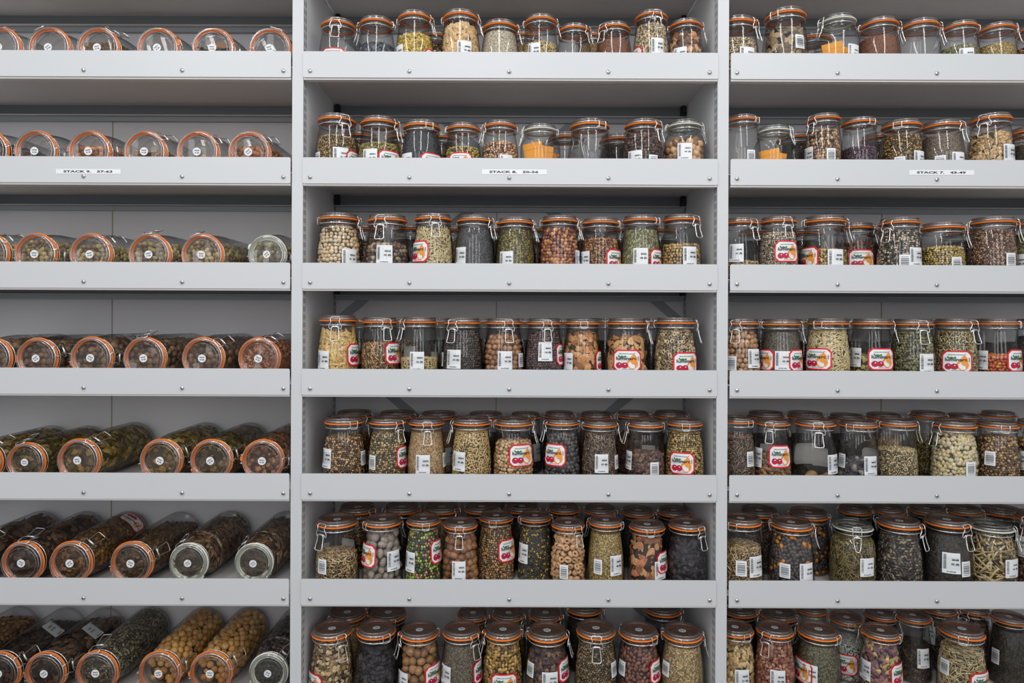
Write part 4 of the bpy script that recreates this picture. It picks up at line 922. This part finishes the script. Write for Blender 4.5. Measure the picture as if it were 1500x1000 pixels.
for row, L in LEFT.items():
    xs = [ (unroll(x, 500)[0]-VX)*(DF+.03)/F for x, *_ in L ]
    for i, (x, ang, seal, key, lv) in enumerate(L):
        X = xs[i]; kk = 1.0
        gaps = [abs(X-o) for j, o in enumerate(xs) if j != i]
        g = min(gaps)*.5/.0575*.995
        ky = LIPY.get(row, 1000); ux, _ = unroll(x, ky); X = (ux-VX)*(DF+.03)/F
        kk = max(.86, min(1.0, g)); style = 'long' if seal == 'o' else 'longclear'
        R = (.0575 if seal == 'o' else .059)*kk
        z = ZC+SURF[row]+R+.0003
        yb = .2990
        n = i+1
        words = CT[key][1] if key else None
        if key == 'Lyellow': words += 's'
        root = obj('glass_jar', None, None, (X, yb, z), (PI/2, 0, 0))
        inside = f'jar of {words}' if words else 'empty jar'
        prop(root, f"{'clear sealed ' if seal=='c' else ''}{'lying '+inside if words else 'empty lying jar'}, {ORD[i]} from left, {ROWW[row-1]} shelf, left unit", 'jar', f'lying jars on the {ROWW[row-1]} shelf, left unit')
        hz = 1.0
        obj('jar_body', ME['body_'+style], root, scale=(kk,kk,hz))
        kt = (KL if seal == 'o' else .98)
        zt = LL-.0005
        th = R_(ang)
        t1 = '00%02d' % (56+row); t2 = '%02d (B)' % n
        ld = obj('jar_lid', ME['lid_'+seal], root, (0,0,zt), (0,0,0), (kt*kk,kt*kk,kt))
        obj('rubber_seal', ME['seal_'+seal], root, (0,0,zt), (0,0,th+PI+R_(random.choice((0,15,-20)))), (kt*kk,kt*kk,kt))
        cl = obj('wire_bail', ME['bail_'+seal], root, (0,0,zt), (0,0,th), (kt*kk,kt*kk,kt))
        obj('lever', ME['lever_'+seal], cl)
        obj('lid_sticker', sticker_mesh(t1, t2), ld, (0,0,-.0050), (0,0,random.choice((0,.2,-.4,.7,0))))
        wh = f'the {ORD[i]} lying jar, {ROWW[row-1]} shelf, left unit'
        if key: fill(key, style, (X, yb, z), (PI/2,0,0), kk, hz, LL-.0215, (lv*.0555), wh)
        # white printed labels on the upper sides of some jars
        if (row, i) in ((4,0),(4,2),(7,1),(7,2)):
            zc = {(4,0):.13,(4,2):.13,(7,1):.11,(7,2):.12}[(row,i)]
            f = draw_label('w', t1, t2)
            me = f.mesh('jar_label', LMATS, lambda u,v,l: ((R+.0006+l*.0002)*math.cos(v/R), (R+.0006+l*.0002)*math.sin(v/R), zc+u))
            obj('barcode_label', me, root, rot=(0,0,R_(52)))['label'] = f'white label printed {t1} {t2}'
        if (row, i) in ((6,2),):
            f = draw_label('r', '', '')
            me = f.mesh('jar_label', LMATS, lambda u,v,l: ((R+.0006+l*.0002)*math.cos(-u/R), (R+.0006+l*.0002)*math.sin(-u/R), .05+v))
            obj('product_label', me, root, rot=(0,0,R_(48)))['label'] = 'red bordered product label seen at a slant'
        if (row, i) in ((1,4),(3,5)):
            b = MB(); b.box(-.020,.020,-.014,.014,0,.001); 
            o = obj('paper_slip', b.mesh('slip', [M_KRAFT], False), None, (X+.004, yb-.262+.028, z+.012), (R_(80),0,R_(8)))
            prop(o, f'brown paper slip behind the lid of {wh}', 'paper')
        if (row, i) in ((3,1),(5,2),(5,3)):
            b = MB(); b.box(-.010,.010,-.006,.006,0,.001)
            o = obj('paper_tag', b.mesh('tag', [M_BLUE], False), None, (X-.006, yb-.262+.020, z-.008), (R_(85),0,0))
            prop(o, f'small blue tag behind the lid of {wh}', 'paper')

# ------------------------------------------------------------------ room, light, camera
b = MB(); b.box(-4,4,-4,.6,-.05,-.0005); prop(obj('floor', b.mesh('floor', [M_FLOOR], False)), kind='structure')
b = MB(); b.box(-4,4,.60,.65,0,3.2); prop(obj('wall_back', b.mesh('wall', [M_WALL], False)), kind='structure')

def area(name, loc, rot, sx, sy, power, col=(1,1,1)):
    l = bpy.data.lights.new(name, 'AREA'); l.shape = 'RECTANGLE'; l.size = sx; l.size_y = sy; l.energy = power; l.color = col
    o = bpy.data.objects.new(name, l); COL.objects.link(o); o.location = loc; o.rotation_euler = rot; return o
for x in (-1.35, -.15, 1.05):
    area('ceiling_light', (x, -1.25, 2.95), (R_(18), 0, 0), .16, 1.3, 9)
for x in (-1.7, -.55, .6, 1.75):
    area('fill_panel_light', (x, -3.1, 2.35), (R_(76), 0, 0), .55, 1.5, 8.0)  # unseen panels added for frontal fill and vertical streaks on the glass
wd = bpy.data.worlds.new('room_ambience'); SC.world = wd; wd.use_nodes = True
wd.node_tree.nodes['Background'].inputs[0].default_value = (.85,.86,.88,1); wd.node_tree.nodes['Background'].inputs[1].default_value = .65

cam = bpy.data.cameras.new('camera'); co = bpy.data.objects.new('camera', cam); COL.objects.link(co)
cam.sensor_width = 36; cam.lens = 36*F/1500; cam.sensor_fit = 'HORIZONTAL'
cam.shift_x = (750-VX)/1500; cam.shift_y = -(500-VY)/1500
co.matrix_world = Matrix.Translation((0,-DF,ZC)) @ Matrix.Rotation(PI/2, 4, 'X') @ Matrix.Rotation(ROLL, 4, 'Z')
cam.clip_start = .01; SC.camera = co
SC.view_settings.view_transform = 'Standard'; SC.view_settings.look = 'None'
SC.cycles.transparent_max_bounces = 24
SC.cycles.max_bounces = 8
